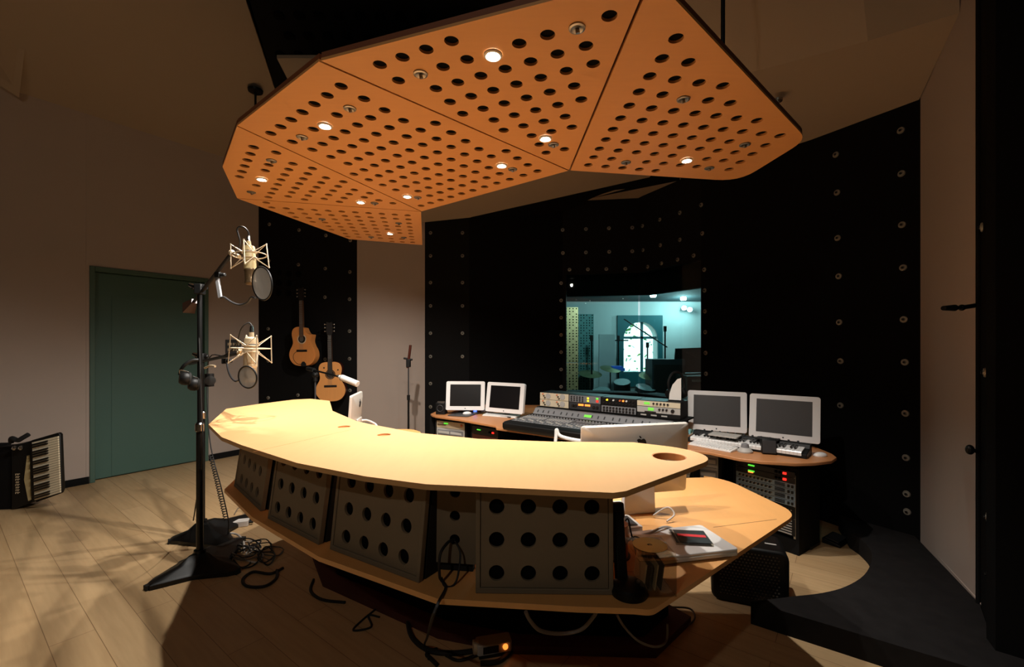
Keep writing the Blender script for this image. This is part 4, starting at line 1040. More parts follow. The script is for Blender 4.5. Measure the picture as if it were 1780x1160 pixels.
t = thing('studio_headphones', 'black headphones standing on the right end of the rack gear, before the window', 'headphones', (1.40,3.87,1.0205), R(20))
MB().tube([(-.07,0,.07),(-.085,0,.15),(-.05,0,.225),(0,0,.245),(.05,0,.225),(.085,0,.15),(.07,0,.07)],.010).build('headband', M['bp'], t)
for sx in (-1,1): MB().lathe([(0,.03),(.03,.026),(.045,.01),(.045,-.01),(.03,-.02),(0,-.02)],(sx*.07,0,.055),(sx,0,.1)).build('ear_cup', M['bp'], t)
t = thing('document_holder', 'pale half-round plate standing on the rightmost rack processor in front of the window', 'plate', (1.355,3.775,1.0205), R(-30))
MB().prism([(.05,0),(.05,.2),(.02,.19),(-.02,.14),(-.045,.06),(-.05,0)],-.006,.006,Matrix.Rotation(R(90),4,'X')).build('plate', M['white'], t); MB().box((0,.03,.006),(.11,.08,.012)).build('base', M['bp'], t)
# ---- racks under the back desk
def rack(label, fl, fr_, ztop, items, group='equipment racks under the back desk', depth=.34):
    fl = Vector(fl); fr_ = Vector(fr_); w = (fr_-fl).length; rz = math.atan2(fr_.y-fl.y, fr_.x-fl.x)
    t = thing('equipment_rack', label, 'rack', (fl.x,fl.y,0), rz, group)
    for x in (.012,w-.012): MB().box((x,depth/2,ztop/2),(.022,depth,ztop-.001)).build('side_panel', M['black2'], t)
    MB().box((w/2,depth/2,ztop-.011),(w-.046,depth,.022)).build('top_panel', M['black2'], t); MB().box((w/2,depth/2,.05),(w-.046,depth,.1)).build('base', M['black2'], t)
    MB().box((w/2,depth-.01,ztop/2+.04),(w-.046,.02,ztop-.15)).build('back_panel', M['black'], t)
    for x in (.03,w-.03):
        r_ = MB().box((x,.004,ztop/2+.03),(.014,.006,ztop-.16)); lab(r_.build('rail', M['steel'], t), 'steel mounting rail')
    Mx = Matrix.Translation((fl.x,fl.y,0)) @ Matrix.Rotation(rz,4,'Z')
    z = ztop-.026
    for lb, hh, kind, grp in items:
        z -= hh
        if kind is None: continue
        p = Mx @ Vector((.026,-.003,z+.001)); W_ = w-.052; hh_ = hh-.003
        r = thing('rack_unit', lb, 'audio gear', p, rz, grp)
        m_ = {'dark':'ebony','blue':'blue','vent':'bp','cream':'beige','wood':'mahog','light':'lgrey','patch':'bp'}[kind]
        MB().box((W_/2,.008,hh_/2),(W_,.012,hh_)).box((W_/2,.11,hh_/2),(W_-.02,.19,hh_-.004)).build('chassis', M[m_], r, bevel=.001)
        def B(x, zz, sx, sz, mm, nm, d=.01): MB().box((x*W_,.002-d/2,zz*hh_),(sx,d,sz)).build(nm, M[mm], r)
        def K(x, zz, rr, mm): MB().lathe([(rr,0),(rr*.8,.012),(0,.013)],(x*W_,.002,zz*hh_),(0,-1,0),n=10).build('knob', M[mm], r)
        if kind == 'dark':
            B(.28,.6,.045,.009,'led_g','level_light'); 
            if 'red' in lb or 'orange' in lb: B(.84,.5,.022,.015,'led_r','power_light')
            if 'orange' in lb: B(.27,.35,.035,.007,'led_o','level_light')
            for x in (.70,.76): B(x,.5,.014,.016,'hole','button')
        elif kind == 'blue':
            for i in range(9): K(.07+.066*i,.5,.0085,'ebony'); B(.10+.066*i,.62,.005,.005,'beige','marker',.014)
            for j in range(3): B(.76,.25+.25*j,.07,.003,'ebony','slot',.006)
            for x in (.90,.96): B(x,.5,.012,.018,'ebony','switch')
        elif kind == 'vent':
            for j in range(6): B(.5,.1+.155*j,W_-.04,.007,'lgrey','vent_slat',.008)
        elif kind == 'patch':
            for j in range(2):
                q = MB()
                for i in range(20): q.cyl((W_*(.05+.047*i),.003,hh_*(.3+.4*j)),(W_*(.05+.047*i),-.006,hh_*(.3+.4*j)),.005,n=8)
                q.build('socket_row', M['steel'], r)
        elif kind == 'cream':
            for i in range(8): K(.06+.04*i,.5,.006,'bronze')
            B(.35,.7,.05,.010,'led_g','display_light'); B(.9,.6,.02,.02,'orange_knob','button')
        elif kind == 'light':
            for x in (.28,.72): B(x,.5,.17,hh_*.55,'grey','drive_bay',.008); B(x,.5,.15,hh_*.3,'lgrey','drive_door',.012)
    return t
rack('tall black rack under the right end of the back desk, with blue-grey units', (1.735,3.54), (2.01,3.144), .615, [
 ('dark rack unit with green and red lights, topmost in the right rack', .043,'dark',None),
 ('dark rack unit with orange lights, second from the top in the right rack', .043,'dark',None),
 ('blue-grey rack unit with knobs, first of the four in the right rack',.041,'blue','blue-grey rack units'),
 ('blue-grey rack unit with knobs, second of the four in the right rack',.041,'blue','blue-grey rack units'),
 ('blue-grey rack unit with knobs, third of the four in the right rack',.041,'blue','blue-grey rack units'),
 ('blue-grey rack unit with knobs, lowest of the four in the right rack',.041,'blue','blue-grey rack units'),
 ('black socket panel below the blue-grey units in the right rack',.088,'patch',None),
 ('black rack unit with pale horizontal slats at the bottom of the right rack',.125,'vent',None)])
rack('black rack under the left end of the back desk, holding a cream unit', tuple(bl_(756,4.93)), tuple(bl_(811,4.72)), .69, [
 ('cream rack unit with a green light at the left end of the back desk',.075,'cream',None),('light grey rack unit with two drive bays under the left screens',.09,'light',None),('dark rack unit low in the leftmost rack under the back desk',.09,'dark',None)])
rack('black rack under the second left screen, holding a dark unit', tuple(bl_(818,4.66)), tuple(bl_(868,4.40)), .685, [
 ('dark rack unit with green and red lights under the second left screen',.085,'dark',None),('reddish-brown rack unit under the second left screen',.12,'wood',None)])
rack('rack with pale beige units behind the right end of the bar counter', (1.27,3.63), (1.60,3.45), .66, [
 ('pale beige rack unit, upper one, seen just past the bar counter tip',.10,'light','pale rack units'),('pale beige rack unit, lower one, seen just past the bar counter tip',.10,'light','pale rack units'),('dark rack unit below the two pale beige ones',.09,'dark',None)])
t = thing('drawer_box', 'dark framed box under the mixing console at the front of the back desk', 'box', (.0,4.28,.0), rzc)
MB().box((.22,.12,.29),(.40,.22,.58)).build('body', M['black2'], t); MB().mesh(plate_mesh([(.02,.45),(.42,.45),(.42,.572),(.02,.572)],[[(.035,.465),(.405,.465),(.405,.557),(.035,.557)]],.008),Matrix.Translation((0,.004,0)) @ Matrix.Rotation(R(90),4,'X')).build('frame', M['lgrey'], t)
# things on the floor of the round bay
for lb, px, py, sz in (('black foot pedal on the floor beside the right rack', 1418,952,(.16,.10,.05)),('flat black pedal lying farther back in the round bay', 1470,948,(.20,.12,.04))):
    p = G(px,py,0); t = thing('foot_pedal', lb, 'pedal', (p.x,p.y,0), R(35), 'foot pedals in the round bay')
    cprof(MB(), [(0,0),(sz[1],0),(sz[1],sz[2]),(0,sz[2]*.5)], -sz[0]/2, sz[0]/2).build('base', M['bp'], t, bevel=.005); MB().box((0,sz[1]/2,sz[2]*.8+.004),(sz[0]*.8,sz[1]*.7,.006),rx=math.atan2(sz[2]*.5,sz[1])).build('tread', M['dg'], t)
cb = MB().tube([G(1322,947,0)+Vector((0,0,.006)),G(1335,952,0)+Vector((0,0,.006)),G(1345,948,0)+Vector((0,0,.01)),G(1352,944,0)+Vector((.0,.02,.02))],.006); tag(cb.build('floor_cable', M['cable']), 'short black cable curling on the floor at the foot of the right rack', 'cable')
# ================================================================ COMPUTERS ON THE FRONT DESK
def apple_outline(s):
    pts = [(0,.30),(.10,.36),(.22,.37),(.36,.29),(.30,.20),(.27,.08),(.31,-.05),(.40,-.12),(.34,-.27),(.24,-.40),(.14,-.43),(.02,-.39),(-.10,-.43),(-.22,-.40),(-.35,-.22),(-.40,0),(-.38,.18),(-.28,.33),(-.14,.37)]
    sp_ = [(p.x*s,p.y*s) for p in smooth_path([Vector((x,y,0)) for x,y in pts]+[Vector((0,.30,0))],4)][:-1]
    leaf = [(x*s,y*s) for x,y in [(.0,.40),(.02,.50),(.09,.58),(.17,.61),(.16,.51),(.10,.43)]]
    return sp_, leaf
def aio(label, a, b, ztop, h, back=True, cord=True):
    a = Vector(a); b = Vector(b); w = (b-a).length; rz = math.atan2(b.y-a.y,b.x-a.x)
    t = thing('desktop_computer', label, 'computer', ((a.x+b.x)/2,(a.y+b.y)/2,ZL+.0005), rz, 'silver all-in-one computers on the lower desk')
    zb_ = ztop-h-ZL; tl = R(-4)
    MX = Matrix.Translation((0,0,zb_+h/2)) @ Matrix.Rotation(R(90),4,'X') @ Matrix.Rotation(-tl,4,'X')
    # local -y is the rear (towards the camera); slightly domed back shell
    mb = MB(); o0 = rrect(w,h,.014); rings = []
    for k, y in ((1.0,-.012),(1.0,-.002),(.97,.006),(.8,.016),(.5,.024),(.2,.027)):
        rings.append([mb.bm.verts.new(MX @ Vector((x*k,z*k,y))) for x, z in o0])
    for r0_, r1_ in zip(rings, rings[1:]):
        for i in range(len(o0)): mb._f([r0_[i],r0_[(i+1)%len(o0)],r1_[(i+1)%len(o0)],r1_[i]])
    mb._f(list(reversed(rings[0]))); mb._f(rings[-1])
    mb.build('housing', M['alu'], t)
    MB().prism([(-w/2+.006,-h/2+.07),(w/2-.006,-h/2+.07),(w/2-.006,h/2-.006),(-w/2+.006,h/2-.006)],-.014,-.0122,MX).build('screen', M['screenL'], t)
    lg, lf_ = apple_outline(.062)
    lm = MB().prism(lg,.0262,.0285,MX @ Matrix.Translation((.012,.083,0)) @ Matrix.Scale(-1,4,(1,0,0))); lm.prism(lf_,.0262,.0285,MX @ Matrix.Translation((.012,.083,0)) @ Matrix.Scale(-1,4,(1,0,0)))
    lab(lm.build('logo', M['ebony'], t), 'black apple-shaped logo on the silver back')
    nk = MB(); W_ = .155
    cprof(nk, [(-.045,.0),(.12,.0),(.12,.008),(-.030,.010),(-.024,zb_+.13),(-.034,zb_+.13)], -W_/2, W_/2)
    nk.build('stand', M['alu'], t, bevel=.003)
    return t
aio('silver all-in-one computer seen from behind at the right end of the bar counter', (.297,2.03), (.828,2.14), 1.128, .335)
aio('silver all-in-one computer seen edge-on behind the left part of the bar counter', tuple(bl_(608,3.38)), tuple(bl_(627,3.75)), 1.11, .33)
wc = MB().tube([P(629,731,3.6),P(638,731,3.6),P(648,735,3.5),P(655,741,3.4),P(660,760,3.35)],.008); tag(wc.build('white_cable', M['wcable']), 'white cable arching behind the bar counter from the left computer', 'cable')
# laptop with jewel case
lp = thing('laptop', 'closed white laptop on the right wing of the lower desk', 'laptop', (G(1284,956,.745).x,G(1284,956,.745).y,ZL+.0005), math.atan2(.058,.263))
MB().rbox((-.165,.11,.011),(.33,.225,.016),.014).build('base', M['white'], lp, bevel=.003); MB().rbox((-.165,.11,.0245),(.33,.225,.010),.014).build('lid', M['white2'], lp, bevel=.003)
jc = thing('jewel_case', 'black jewel case with a red stripe of print, lying on the white laptop', 'disc case', (G(1200,935,.755).x,G(1200,935,.755).y,ZL+.0305), R(-6))
MB().box((0,0,.0045),(.135,.12,.009)).build('case', M['acrylic'], jc); MB().box((.006,0,.0096),(.118,.114,.0008)).build('cover', M['ebony'], jc)
MB().box((.006,.006,.0104),(.104,.022,.0006), rz=R(-3)).build('red_print', M['red'], jc); MB().box((-.062,0,.0098),(.010,.118,.001)).build('hinge', M['dg'], jc)
# disc box
cbx = thing('disc_storage_box', 'clear acrylic box of discs in front of the white laptop', 'box', (.435,1.445,ZL+.0005), R(3))
w_, d_, h_ = .115, .155, .112
bx = MB()
for c, d in (((0,-d_/2,h_/2),(w_,.003,h_)),((0,d_/2,h_/2),(w_,.003,h_)),((-w_/2,0,h_/2),(.003,d_-.004,h_)),((w_/2,0,h_/2),(.003,d_-.004,h_)),((0,0,.0025),(w_-.004,d_-.004,.003))): bx.box(c,d)
bx.build('walls', M['acrylic'], cbx); MB().box((0,0,h_+.002),(w_+.006,d_+.006,.003)).build('lid', M['acrylic'], cbx)
for i in range(4):
    q = MB().box((-.03+.018*i,.0,.045),(.004,.11,.08), ry=R(8)); q = q.build('disc_sleeve', M['ebony' if i % 2 else 'beige']); tag(q, ('dark','pale')[i%2==0]+' disc sleeve standing inside the clear box, '+('second from the left','leftmost','third from the left','rightmost')[[1,0,2,3][i]], 'disc sleeve', 'disc sleeves inside the clear box'); q.location = (.435,1.445,ZL+.004)
gdisc = thing('disc_in_case', 'gold disc in a clear case on top of the clear acrylic box', 'disc', (.438,1.45,ZL+.1165), R(3))
MB().box((0,0,.004),(.122,.128,.007)).build('case', M['acrylic'], gdisc); MB().lathe([(.008,.0085),(.055,.0085),(.055,.0097),(.008,.0097),(.008,.0085)],n=36).build('disc', M['gold'], gdisc)
# black stand with round base
kd = thing('desk_stand', 'black upright device with a round domed base beside the nearest perforated box', 'stand', (G(1095,1036,ZL).x,G(1095,1036,ZL).y+.01,ZL+.0005), R(8))
MB().lathe([(.055,0),(.057,.012),(.05,.03),(.03,.042),(0,.046)],n=32).build('base', M['bm'], kd)
MB().box((-.012,.05,.12),(.035,.03,.24), rx=R(-10)).build('upright', M['bp'], kd, bevel=.005); MB().box((-.012,.075,.235),(.045,.03,.05), rx=R(-10)).build('head', M['bp'], kd, bevel=.006)
MB().cyl((.02,-.02,.045),(.02,-.024,.052),.005).build('button', M['steel'], kd)
sd = thing('disc_spindle', 'copper-coloured stack of discs standing behind the black upright device', 'disc stack', (.365,1.64,ZL+.0005))
MB().cyl((0,0,.006),(0,0,.12),.048,n=32).build('discs', M['copper'], sd); MB().cyl((0,0,0),(0,0,.006),.056,n=32).build('base', M['bp'], sd); MB().cyl((0,0,.12),(0,0,.14),.006).build('post', M['bp'], sd)
kb2 = thing('white_router', 'white flat electronic box under the counter edge next to the silver computer stand', 'box', (.41,1.86,ZL+.0005), R(12))
MB().rbox((0,0,.018),(.2,.14,.034),.012).build('body', M['white'], kb2, bevel=.003); MB().box((0,.0,.0365),(.17,.1,.002)).build('vents', M['dg'], kb2)
for pts, r, m, lb in (
 ([(.50,2.0,.86),(.47,1.94,.83),(.45,1.86,.79),(.43,1.80,.765)],.007,'wcable','white cable hanging from the back of the silver computer'),
 ([(.45,1.78,.735),(.52,1.76,.75),(.6,1.80,.76),(.66,1.84,.735)],.005,'wcable','white cable lying beside the white laptop'),
 ([(.62,2.0,.73),(.68,1.99,.77),(.70,1.96,.75),(.66,1.94,.727)],.004,'wcable','thin white cable looping at the right side of the silver stand'),
 ([(.40,1.66,.74),(.44,1.64,.79),(.49,1.62,.76),(.50,1.60,.727)],.003,'cable','black cable looped above the clear disc box'),
 ([(.39,1.72,.735),(.42,1.68,.84),(.43,1.66,.80),(.44,1.62,.727)],.003,'cable','thin black cable standing up between the disc stack and the laptop'),
 ([(.46,1.70,.728),(.50,1.70,.74),(.54,1.73,.735),(.58,1.70,.728)],.004,'gcable','grey cable bundle behind the clear disc box')):
    tag(MB().tube(pts,r).build('desk_cable', M[m]), lb, 'cable', 'loose cables on the lower desk')
# cable through the strip between the boxes
tag(MB().tube([P(790,938,1.515),P(778,944,1.49),P(765,965,1.45),P(764,1000,1.44),P(768,1010,1.46),P(775,1022,1.42),P(764,1044,1.34),P(757,1060,1.28),P(750,1080,1.35),P(742,1110,1.9),G(738,1130)+Vector((0,0,.02)),G(745,1150)+Vector((0,0,.01))],.005).build('hole_cable', M['cable']), 'black cable leaving a hole in the narrow panel and hanging over the desk edge', 'cable')
tag(MB().tube([P(790,940,1.515),P(800,962,1.48),P(795,1005,1.45),P(785,1020,1.43),P(772,1018,1.43),P(768,1005,1.46)],.0035).build('loop_cable', M['cable']), 'thin black cable loop lying on the desk below the narrow panel', 'cable')
# ================================================================ CHAIRS AND CASES
ch = thing('white_chair', 'white plastic chair mostly hidden behind the bar counter', 'chair', (.42,3.1,0), R(-20))
MB().mesh(plate_mesh(rrect(.44,.42,.05),[],.025), Matrix.Translation((0,0,.45))).build('seat', M['white'], ch)
for sx in (-1,1):
    for sy in (-1,1): MB().cyl((sx*.18,sy*.17,.44),(sx*.21,sy*.2,0),.014).build('leg', M['steel'], ch)
MB().tube([(-.2,.19,.45),(-.215,.22,.65),(-.21,.245,.80),(-.205,.25,.85),(-.17,.25,.80),(0,.26,.775),(.17,.25,.80),(.205,.25,.85),(.21,.245,.80),(.215,.22,.65),(.2,.19,.45)],.013).build('back_frame', M['white'], ch)
MB().poly([(-.19,.2,.55),(.19,.2,.55),(.17,.245,.76),(-.17,.245,.76)],.006,(0,1,0)).build('backrest', M['white'], ch)
cs = thing('equipment_case', 'black case with a perforated grille on the floor below the right desk wing', 'case', (1.385,2.655,0), R(-22))
CW, CD, CH = .40, .24, .335
MB().prism(rrect(CW,CH,.05),-CD/2,CD/2, Matrix.Translation((.0,0,CH/2)) @ Matrix.Rotation(R(90),4,'X')).build('body', M['bp'], cs, bevel=.012)
gh_ = []
for i in range(17):
    for j in range(15): gh_.append(circle((-.15+.018*i+(.009 if j % 2 else 0), .05+.018*j), .0055, 8))
MB().mesh(plate_mesh(rrect(CW-.05,CH-.05,.03) if False else [(-.175,.03),(.175,.03),(.175,.32),(-.175,.32)], gh_, .003), Matrix.Translation((0,-CD/2-.004,0)) @ Matrix.Rotation(R(90),4,'X')).build('grille', M['bm'], cs)
MB().poly([(-.17,-CD/2-.001,.035),(.17,-CD/2-.001,.035),(.17,-CD/2-.001,.315),(-.17,-CD/2-.001,.315)],.0008,(0,-1,0)).build('grille_cloth', M['lgrey'], cs)
MB().sphere((-.06,0,CH-.01),.1,1.2,.9,.5,n=20).build('soft_top', M['rubber'], cs)
MB().box((.12,-.02,CH+.0005),(.06,.014,.001)).build('label_plate', M['lgrey'], cs)
# ================================================================ FLOOR CABLES, POWER STRIP
def fl(px, py, z=.006): return G(px,py,0)+Vector((0,0,z))
fc = [
 ([fl(492,990),fl(470,1000),fl(440,997),fl(422,1010),fl(430,1022),fl(460,1022),fl(480,1008),fl(481,994)],.009,'cable','thick black cable forming an oval loop on the floor near the stand base'),
 ([fl(392,960),fl(415,965,.02),fl(440,955,.03),fl(455,970,.02),fl(440,985),fl(420,990)],.005,'cable','black cable in the tangle beside the stand base, nearest the stand'),
 ([fl(388,937),fl(400,932,.02),fl(415,938,.03),fl(424,950,.02),fl(424,962)],.007,'wcable','pale thick cable bent over the tangle beside the stand base'),
 ([fl(412,950),fl(430,946,.02),fl(450,945),fl(452,955),fl(440,962,.02),fl(428,968)],.004,'wcable','thin white cable in the tangle beside the stand base'),
 ([fl(405,972),fl(425,978,.015),fl(450,972,.015),fl(470,975),fl(480,968)],.004,'gcable','grey cable in the tangle beside the stand base'),
 ([fl(408,962),fl(420,974,.02),fl(436,975,.03),fl(446,965,.02),fl(436,955,.01),fl(416,958)],.004,'cable','thin black cable coiled in the middle of the tangle'),
 ([fl(406,975),fl(418,988),fl(432,984),fl(436,978)],.005,'cable','black cable end at the lower edge of the tangle'),
 ([fl(407,896),fl(415,889,.03),fl(425,892,.03),fl(424,902,.01)],.004,'gcable','small grey cable loop behind the rear stand base'),
 ([fl(545,1010),fl(540,1030),fl(560,1045),fl(600,1050)],.008,'cable','black cable bowing out under the left part of the desk'),
 ([fl(655,1060),fl(630,1080),fl(614,1098),fl(645,1092),fl(640,1072),fl(660,1075)],.005,'cable','thin black cable triangle on the floor under the desk'),
 ([fl(708,1075),fl(715,1110),fl(745,1135),fl(790,1140),fl(830,1135)],.012,'cable','thick black cable running along the floor to the power strip'),
 ([fl(760,1160),fl(748,1148),fl(742,1140),fl(760,1132)],.009,'cable','black cable leaving the picture at the bottom edge'),
 ([fl(775,1142),fl(800,1152,.01),fl(840,1140,.02),fl(860,1128,.02)],.007,'cable','black cable crossing in front of the power strip'),
 ([fl(835,1158),fl(865,1155),fl(885,1140),fl(892,1125)],.012,'cable','thick black cable end curving right of the power strip'),
 ([fl(1168,1062,.02),fl(1200,1065,.02),fl(1207,1080,.01),fl(1185,1092),fl(1150,1078)],.005,'gcable','grey cable loop on the floor below the right wing'),
]
names = ['low on the left','on the right','in the middle','at the back','nearest the desk edge','under the pale one','closest to the floor plug']
for k in range(7):
    cx_ = 408+11*k; cy_ = 948+ (k*17)%30; pp = []
    for i in range(9): a_ = i*1.5+k; pp.append(fl(cx_+math.cos(a_)*(14+(k*5)%12), cy_+math.sin(a_)*(9+(k*3)%6), .008+.018*((i*k)%3)))
    fc.append((pp, .0035+.0006*(k%3), ('cable','gcable','cable','wcable','cable','cable','gcable')[k], ('black','grey','black','white','black','thin black','pale grey')[k]+' looped cable in the tangle by the stand bases, '+names[k]))
for pts, r, m, lb in fc:
    pts = [Vector((p.x,p.y,max(p.z,r))) for p in pts]
    tag(MB().tube(pts, r).build('floor_cable', M[m]), lb, 'cable', 'cables on the floor under the desk')
for pts, r, m, lb in (
 ([P(914,1064,1.34),P(922,1080,1.36),P(940,1097,1.4),P(975,1102,1.45),P(1010,1095,1.45),P(1032,1072,1.42),P(1036,1064,1.4)],.006,'gcable','grey cable sagging in an arc under the middle of the desk edge'),
 ([P(1072,1068,1.4),P(1085,1090,1.45),P(1110,1115,1.5),P(1140,1125,1.6),P(1158,1115,1.7),P(1160,1085,1.7)],.004,'gcable','thin grey cable sagging under the right end of the desk edge')):
    tag(MB().tube(pts,r).build('hanging_cable', M[m]), lb, 'cable', 'cables sagging under the desk edge')
ps = thing('power_strip', 'pale power strip with a glowing orange switch on the floor under the desk', 'power strip', tuple(G(858,1136).to_2d())+(.0,), R(14))
MB().rbox((0,0,.045),(.17,.075,.05),.012).build('body', M['lgrey'], ps, bevel=.004); MB().cyl((-.1,0,.045),(-.075,0,.045),.032,n=18).build('plug', M['beige'], ps)
MB().lathe([(.013,0),(.012,.008),(0,.009)],(.05,-.0375,.05),(0,-1,0),n=16).build('switch', M['led_o'], ps); MB().box((-.02,-.038,.045),(.075,.004,.032)).build('socket_panel', M['ebony'], ps)
MB().box((0,0,.011),(.15,.06,.02)).build('foot', M['rubber'], ps)
pbk = thing('power_block', 'white plug block lying among the cables beside the rear stand base', 'plug', tuple(G(416,915).to_2d())+(0,), R(20))
MB().rbox((0,0,.025),(.14,.07,.05),.015).build('body', M['wcable'], pbk, bevel=.006); MB().cyl((.07,0,.025),(.1,0,.025),.012).build('plug', M['bp'], pbk)
# ================================================================ ARMS ON THE NEAR RIGHT WALL
am = thing('wall_microphone_arm', 'small black microphone arm sticking out of the right wall edge, upper one', 'arm', W(1696,532,RE,SE)+Vector((-.03,-.03,0)), 0, 'black fittings on the right wall edge')
q0 = Vector((0,0,0)); q1 = P(1672,535,2.35)-am.location; q2 = P(1640,536,2.3)-am.location
MB().cyl(q0,q1,.012).build('tube', M['bm'], am); MB().cyl(q1,q2,.009).sphere(q1,.017,n=12).build('arm', M['bm'], am); MB().cyl(q2+(q1-q2)*.6,q2,.017,.012).build('clip', M['rubber'], am)
am2 = thing('wall_hook', 'small black knobbed hook on the right wall edge, lower one', 'hook', W(1699,783,RE,SE)+Vector((-.03,-.03,0)), 0, 'black fittings on the right wall edge')
q1 = P(1686,782,2.32)-am2.location; MB().cyl((0,0,0),q1,.010).build('stem', M['bm'], am2); MB().sphere(q1,.024,.8,.8,1.1,n=14).build('knob', M['bm'], am2)
# ================================================================ LIVE ROOM FURNISHINGS
def perf_panel(label, x0, x1, y, z0, z1, m, nm='diffuser_panel'):
    t = thing(nm, label, 'acoustic panel', ((x0+x1)/2,y,z0), 0, 'perforated panels in the live room')
    w = x1-x0; h = z1-z0
    MB().box((0,0,h/2),(w,.05,h)).build('board', m, t)
    hb_ = MB()
    nx = max(3,int(w/.045)); nz = int(h/.045)
    for i in range(nx):
        for j in range(nz):
            if (i*7+j*3) % 5: hb_.cyl(((i+.5)/nx*w-w/2,-.0275,(j+.5)/nz*h),((i+.5)/nx*w-w/2,-.024,(j+.5)/nz*h),.011,n=8)
    hb_.build('holes', M['hole'], t); return t
perf_panel('cream perforated panel seen through the left edge of the big window', .80, 1.02, 7.3, .021, 1.2, M['lperf'])
perf_panel('cream perforated upper panel stacked on the lower one at the left of the window', .80, 1.02, 7.3, 1.215, 2.12, M['lperf'])
perf_panel('teal perforated panel next to the cream ones in the live room', 1.08, 1.38, 7.9, .021, 2.05, M['lperf2'])
t = thing('gobo_screen', 'grey upright screen beside the arched window in the live room', 'screen', (1.72,8.4,.021)); MB().box((0,0,.85),(.30,.05,1.66)).build('panel', M['lwall'], t); MB().box((0,0,.011),(.36,.3,.02)).build('foot', M['lceil'], t)
t = thing('grand_piano', 'dark piano with raised lid at the right side of the live room', 'piano', (3.05,7.3,.021))
MB().mesh(plate_mesh([(-.42,-.5),(.9,-.5),(.9,.6),(.2,.65),(-.2,.4),(-.42,.0)],[],.30), Matrix.Translation((0,0,.85))).build('case', M['lbrown'], t); MB().poly([(-.42,.1,1.01),(.8,.6,1.01),(.8,.75,1.45),(-.35,.2,1.42)],.02,(0,1,0)).build('lid', M['lbrown'], t)
for x, y in ((-.3,-.35),(.75,-.35),(.6,.45)): MB().cyl((x,y,0),(x,y,.7),.05,.06).build('leg', M['lbrown'], t)
MB().box((.2,-.51,.93),(1.1,.01,.03)).build('fallboard', M['lgrey'], t)
t = thing('upright_bench', 'dark cabinet in front of the live room window at its lower right', 'cabinet', (2.55,7.6,.021)); MB().box((0,0,.62),(.55,.4,1.24)).build('body', M['drum'], t); MB().box((0,-.205,.6),(.5,.012,1.1)).build('front', M['lbrown'], t)
dk = thing('drum_kit', 'drum kit with toms and cymbals in front of the arched window', 'drum kit', (1.9,7.4,.021))
for x, y, z, r, h, ax in ((-.05,0,.30,.27,.4,(0,-1,.0)),(-.45,.1,.62,.15,.2,(-.1,-.3,1)),(-.1,.12,.76,.14,.2,(-.1,-.35,1)),(.28,.1,.66,.17,.22,(.1,-.3,1)),(-.6,-.2,.55,.17,.14,(0,-.15,1))):
    a = Vector(ax).normalized(); c = Vector((x,y,z)); s_ = MB().cyl(c-a*h/2,c+a*h/2,r,n=28).build('drum', M['drum'], dk); MB().cyl(c+a*h/2,c+a*(h/2+.004),r*.97,n=28).build('drum_head', M['skin'], s_)
for x, y, z, r in ((-.62,.25,.98,.2),(.45,.25,.95,.22),(-.25,.35,1.06,.18)):
    MB().lathe([(0,.025),(.04,.018),(r,0),(r,-.003),(.04,.012),(0,.018)],(x,y,z),(random.uniform(-.2,.2),-.3,1),n=32).build('cymbal', M['brass'], dk); MB().cyl((x,y,0),(x,y,z),.012).build('cymbal_stand', M['chrome'], dk)
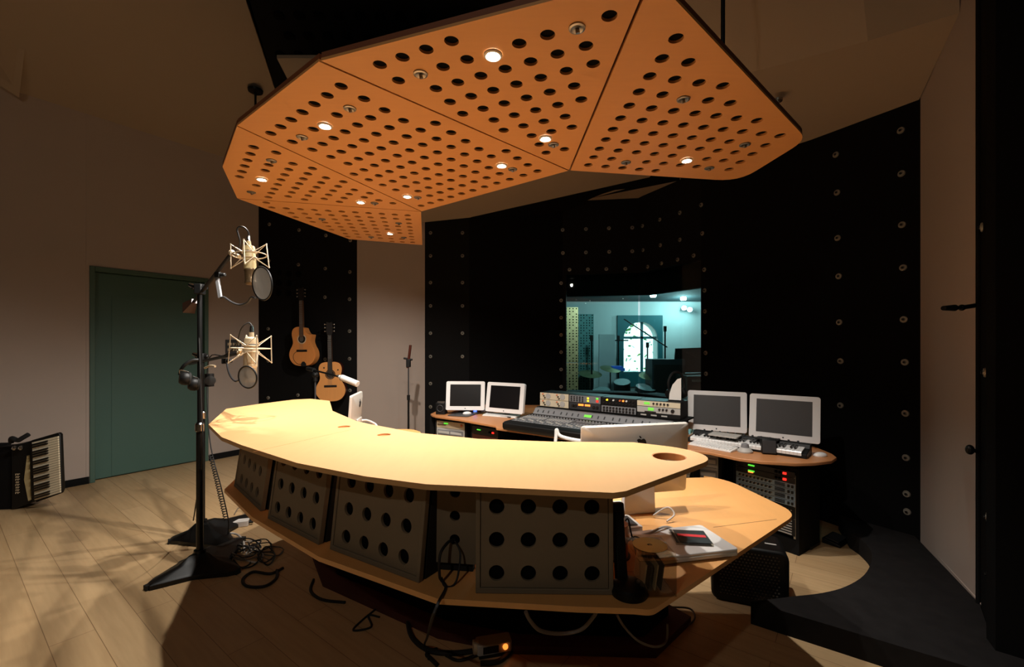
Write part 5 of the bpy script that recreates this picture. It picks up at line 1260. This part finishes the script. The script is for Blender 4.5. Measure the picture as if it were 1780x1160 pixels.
def lstand(label, px, Y, ptop, bar=None):
    p = P(px,ptop,Y); t = thing('live_room_stand', label, 'microphone stand', (p.x,p.y,.021), 0, 'microphone stands in the live room')
    MB().cyl((0,0,0),(0,0,p.z-.021),.014).build('pole', M['bm'], t); MB().lathe([(.16,0),(.16,.015),(.03,.03)]).build('base', M['bm'], t)
    if bar: a, b = (P(*q)-Vector((p.x,p.y,.021)) for q in bar); MB().cyl(a,b,.012).build('boom', M['bm'], t)
    MB().cyl((0,0,p.z-.05),(0,0,p.z+.05),.028).build('microphone', M['bp'], t)
lstand('microphone stand silhouetted against the bright arched window', 1125.5, 8.2, 602)
lstand('tall boom stand with its boom slanting across the top of the arched window', 1075, 8.6, 590, ((1062,592,8.6),(1092,592,8.6)))
lstand('tall dark stand beside the perforated panels in the live room', 1028.5, 7.6, 590)
lstand('stand with a slanting boom just right of the arched window', 1156, 8.0, 574, ((1085,555,8.3),(1160,604,8.0)))
t = tag(MB().box((0,0,0),(.24,.3,.05)).rbox((0,0,.04),(.2,.25,.03),.03).build('blue_cloth', M['lblue']), 'bright blue cloth lying on a drum left of the arched window', 'cloth'); t.location = P(1071,642,7.9)
t = thing('live_room_lamp', 'pair of bright white lamps on the live room back wall', 'lamp', P(1194,537,9.35))
for dx in (-.06,.06): MB().lathe([(0,-.05),(.04,-.045),(.05,0),(.04,.03),(0,.035)],(dx,0,dx*-.3),(0,1,0)).build('bulb', M['lbulb'], t)
MB().box((0,.08,0),(.2,.03,.05)).cyl((0,.04,0),(0,.24,0),.012).build('bracket', M['dg'], t)
for x, y, z, e in ((2.6,8.4,2.2,30),(1.4,6.8,2.25,34),(3.4,9.0,2.1,26)):
    t = thing('live_room_downlight', 'ceiling lamp of the live room '+{2.6:'above the arched window',1.4:'above the perforated panels',3.4:'above the piano'}[x], 'light', (x,y,2.44), 0, 'ceiling lamps of the live room')
    MB().lathe([(0,-.03),(.05,-.03),(.06,-.0),(.05,.06)]).build('housing', M['lbulb'], t)
    ld = bpy.data.lights.new('live_lamp','POINT'); ld.energy = e; ld.color = (.80,.97,1.0); ld.shadow_soft_size = .08
    lo = bpy.data.objects.new('live_lamp', ld); COL.objects.link(lo); lo.parent = t; lo.location = (0,0,-.14)
# ================================================================ SKY OUTSIDE THE GARDEN WINDOW
w = bpy.data.worlds.new('sky'); sc.world = w; w.use_nodes = True
bg = w.node_tree.nodes['Background']; bg.inputs['Color'].default_value = (.82,.97,1.0,1); bg.inputs['Strength'].default_value = 3
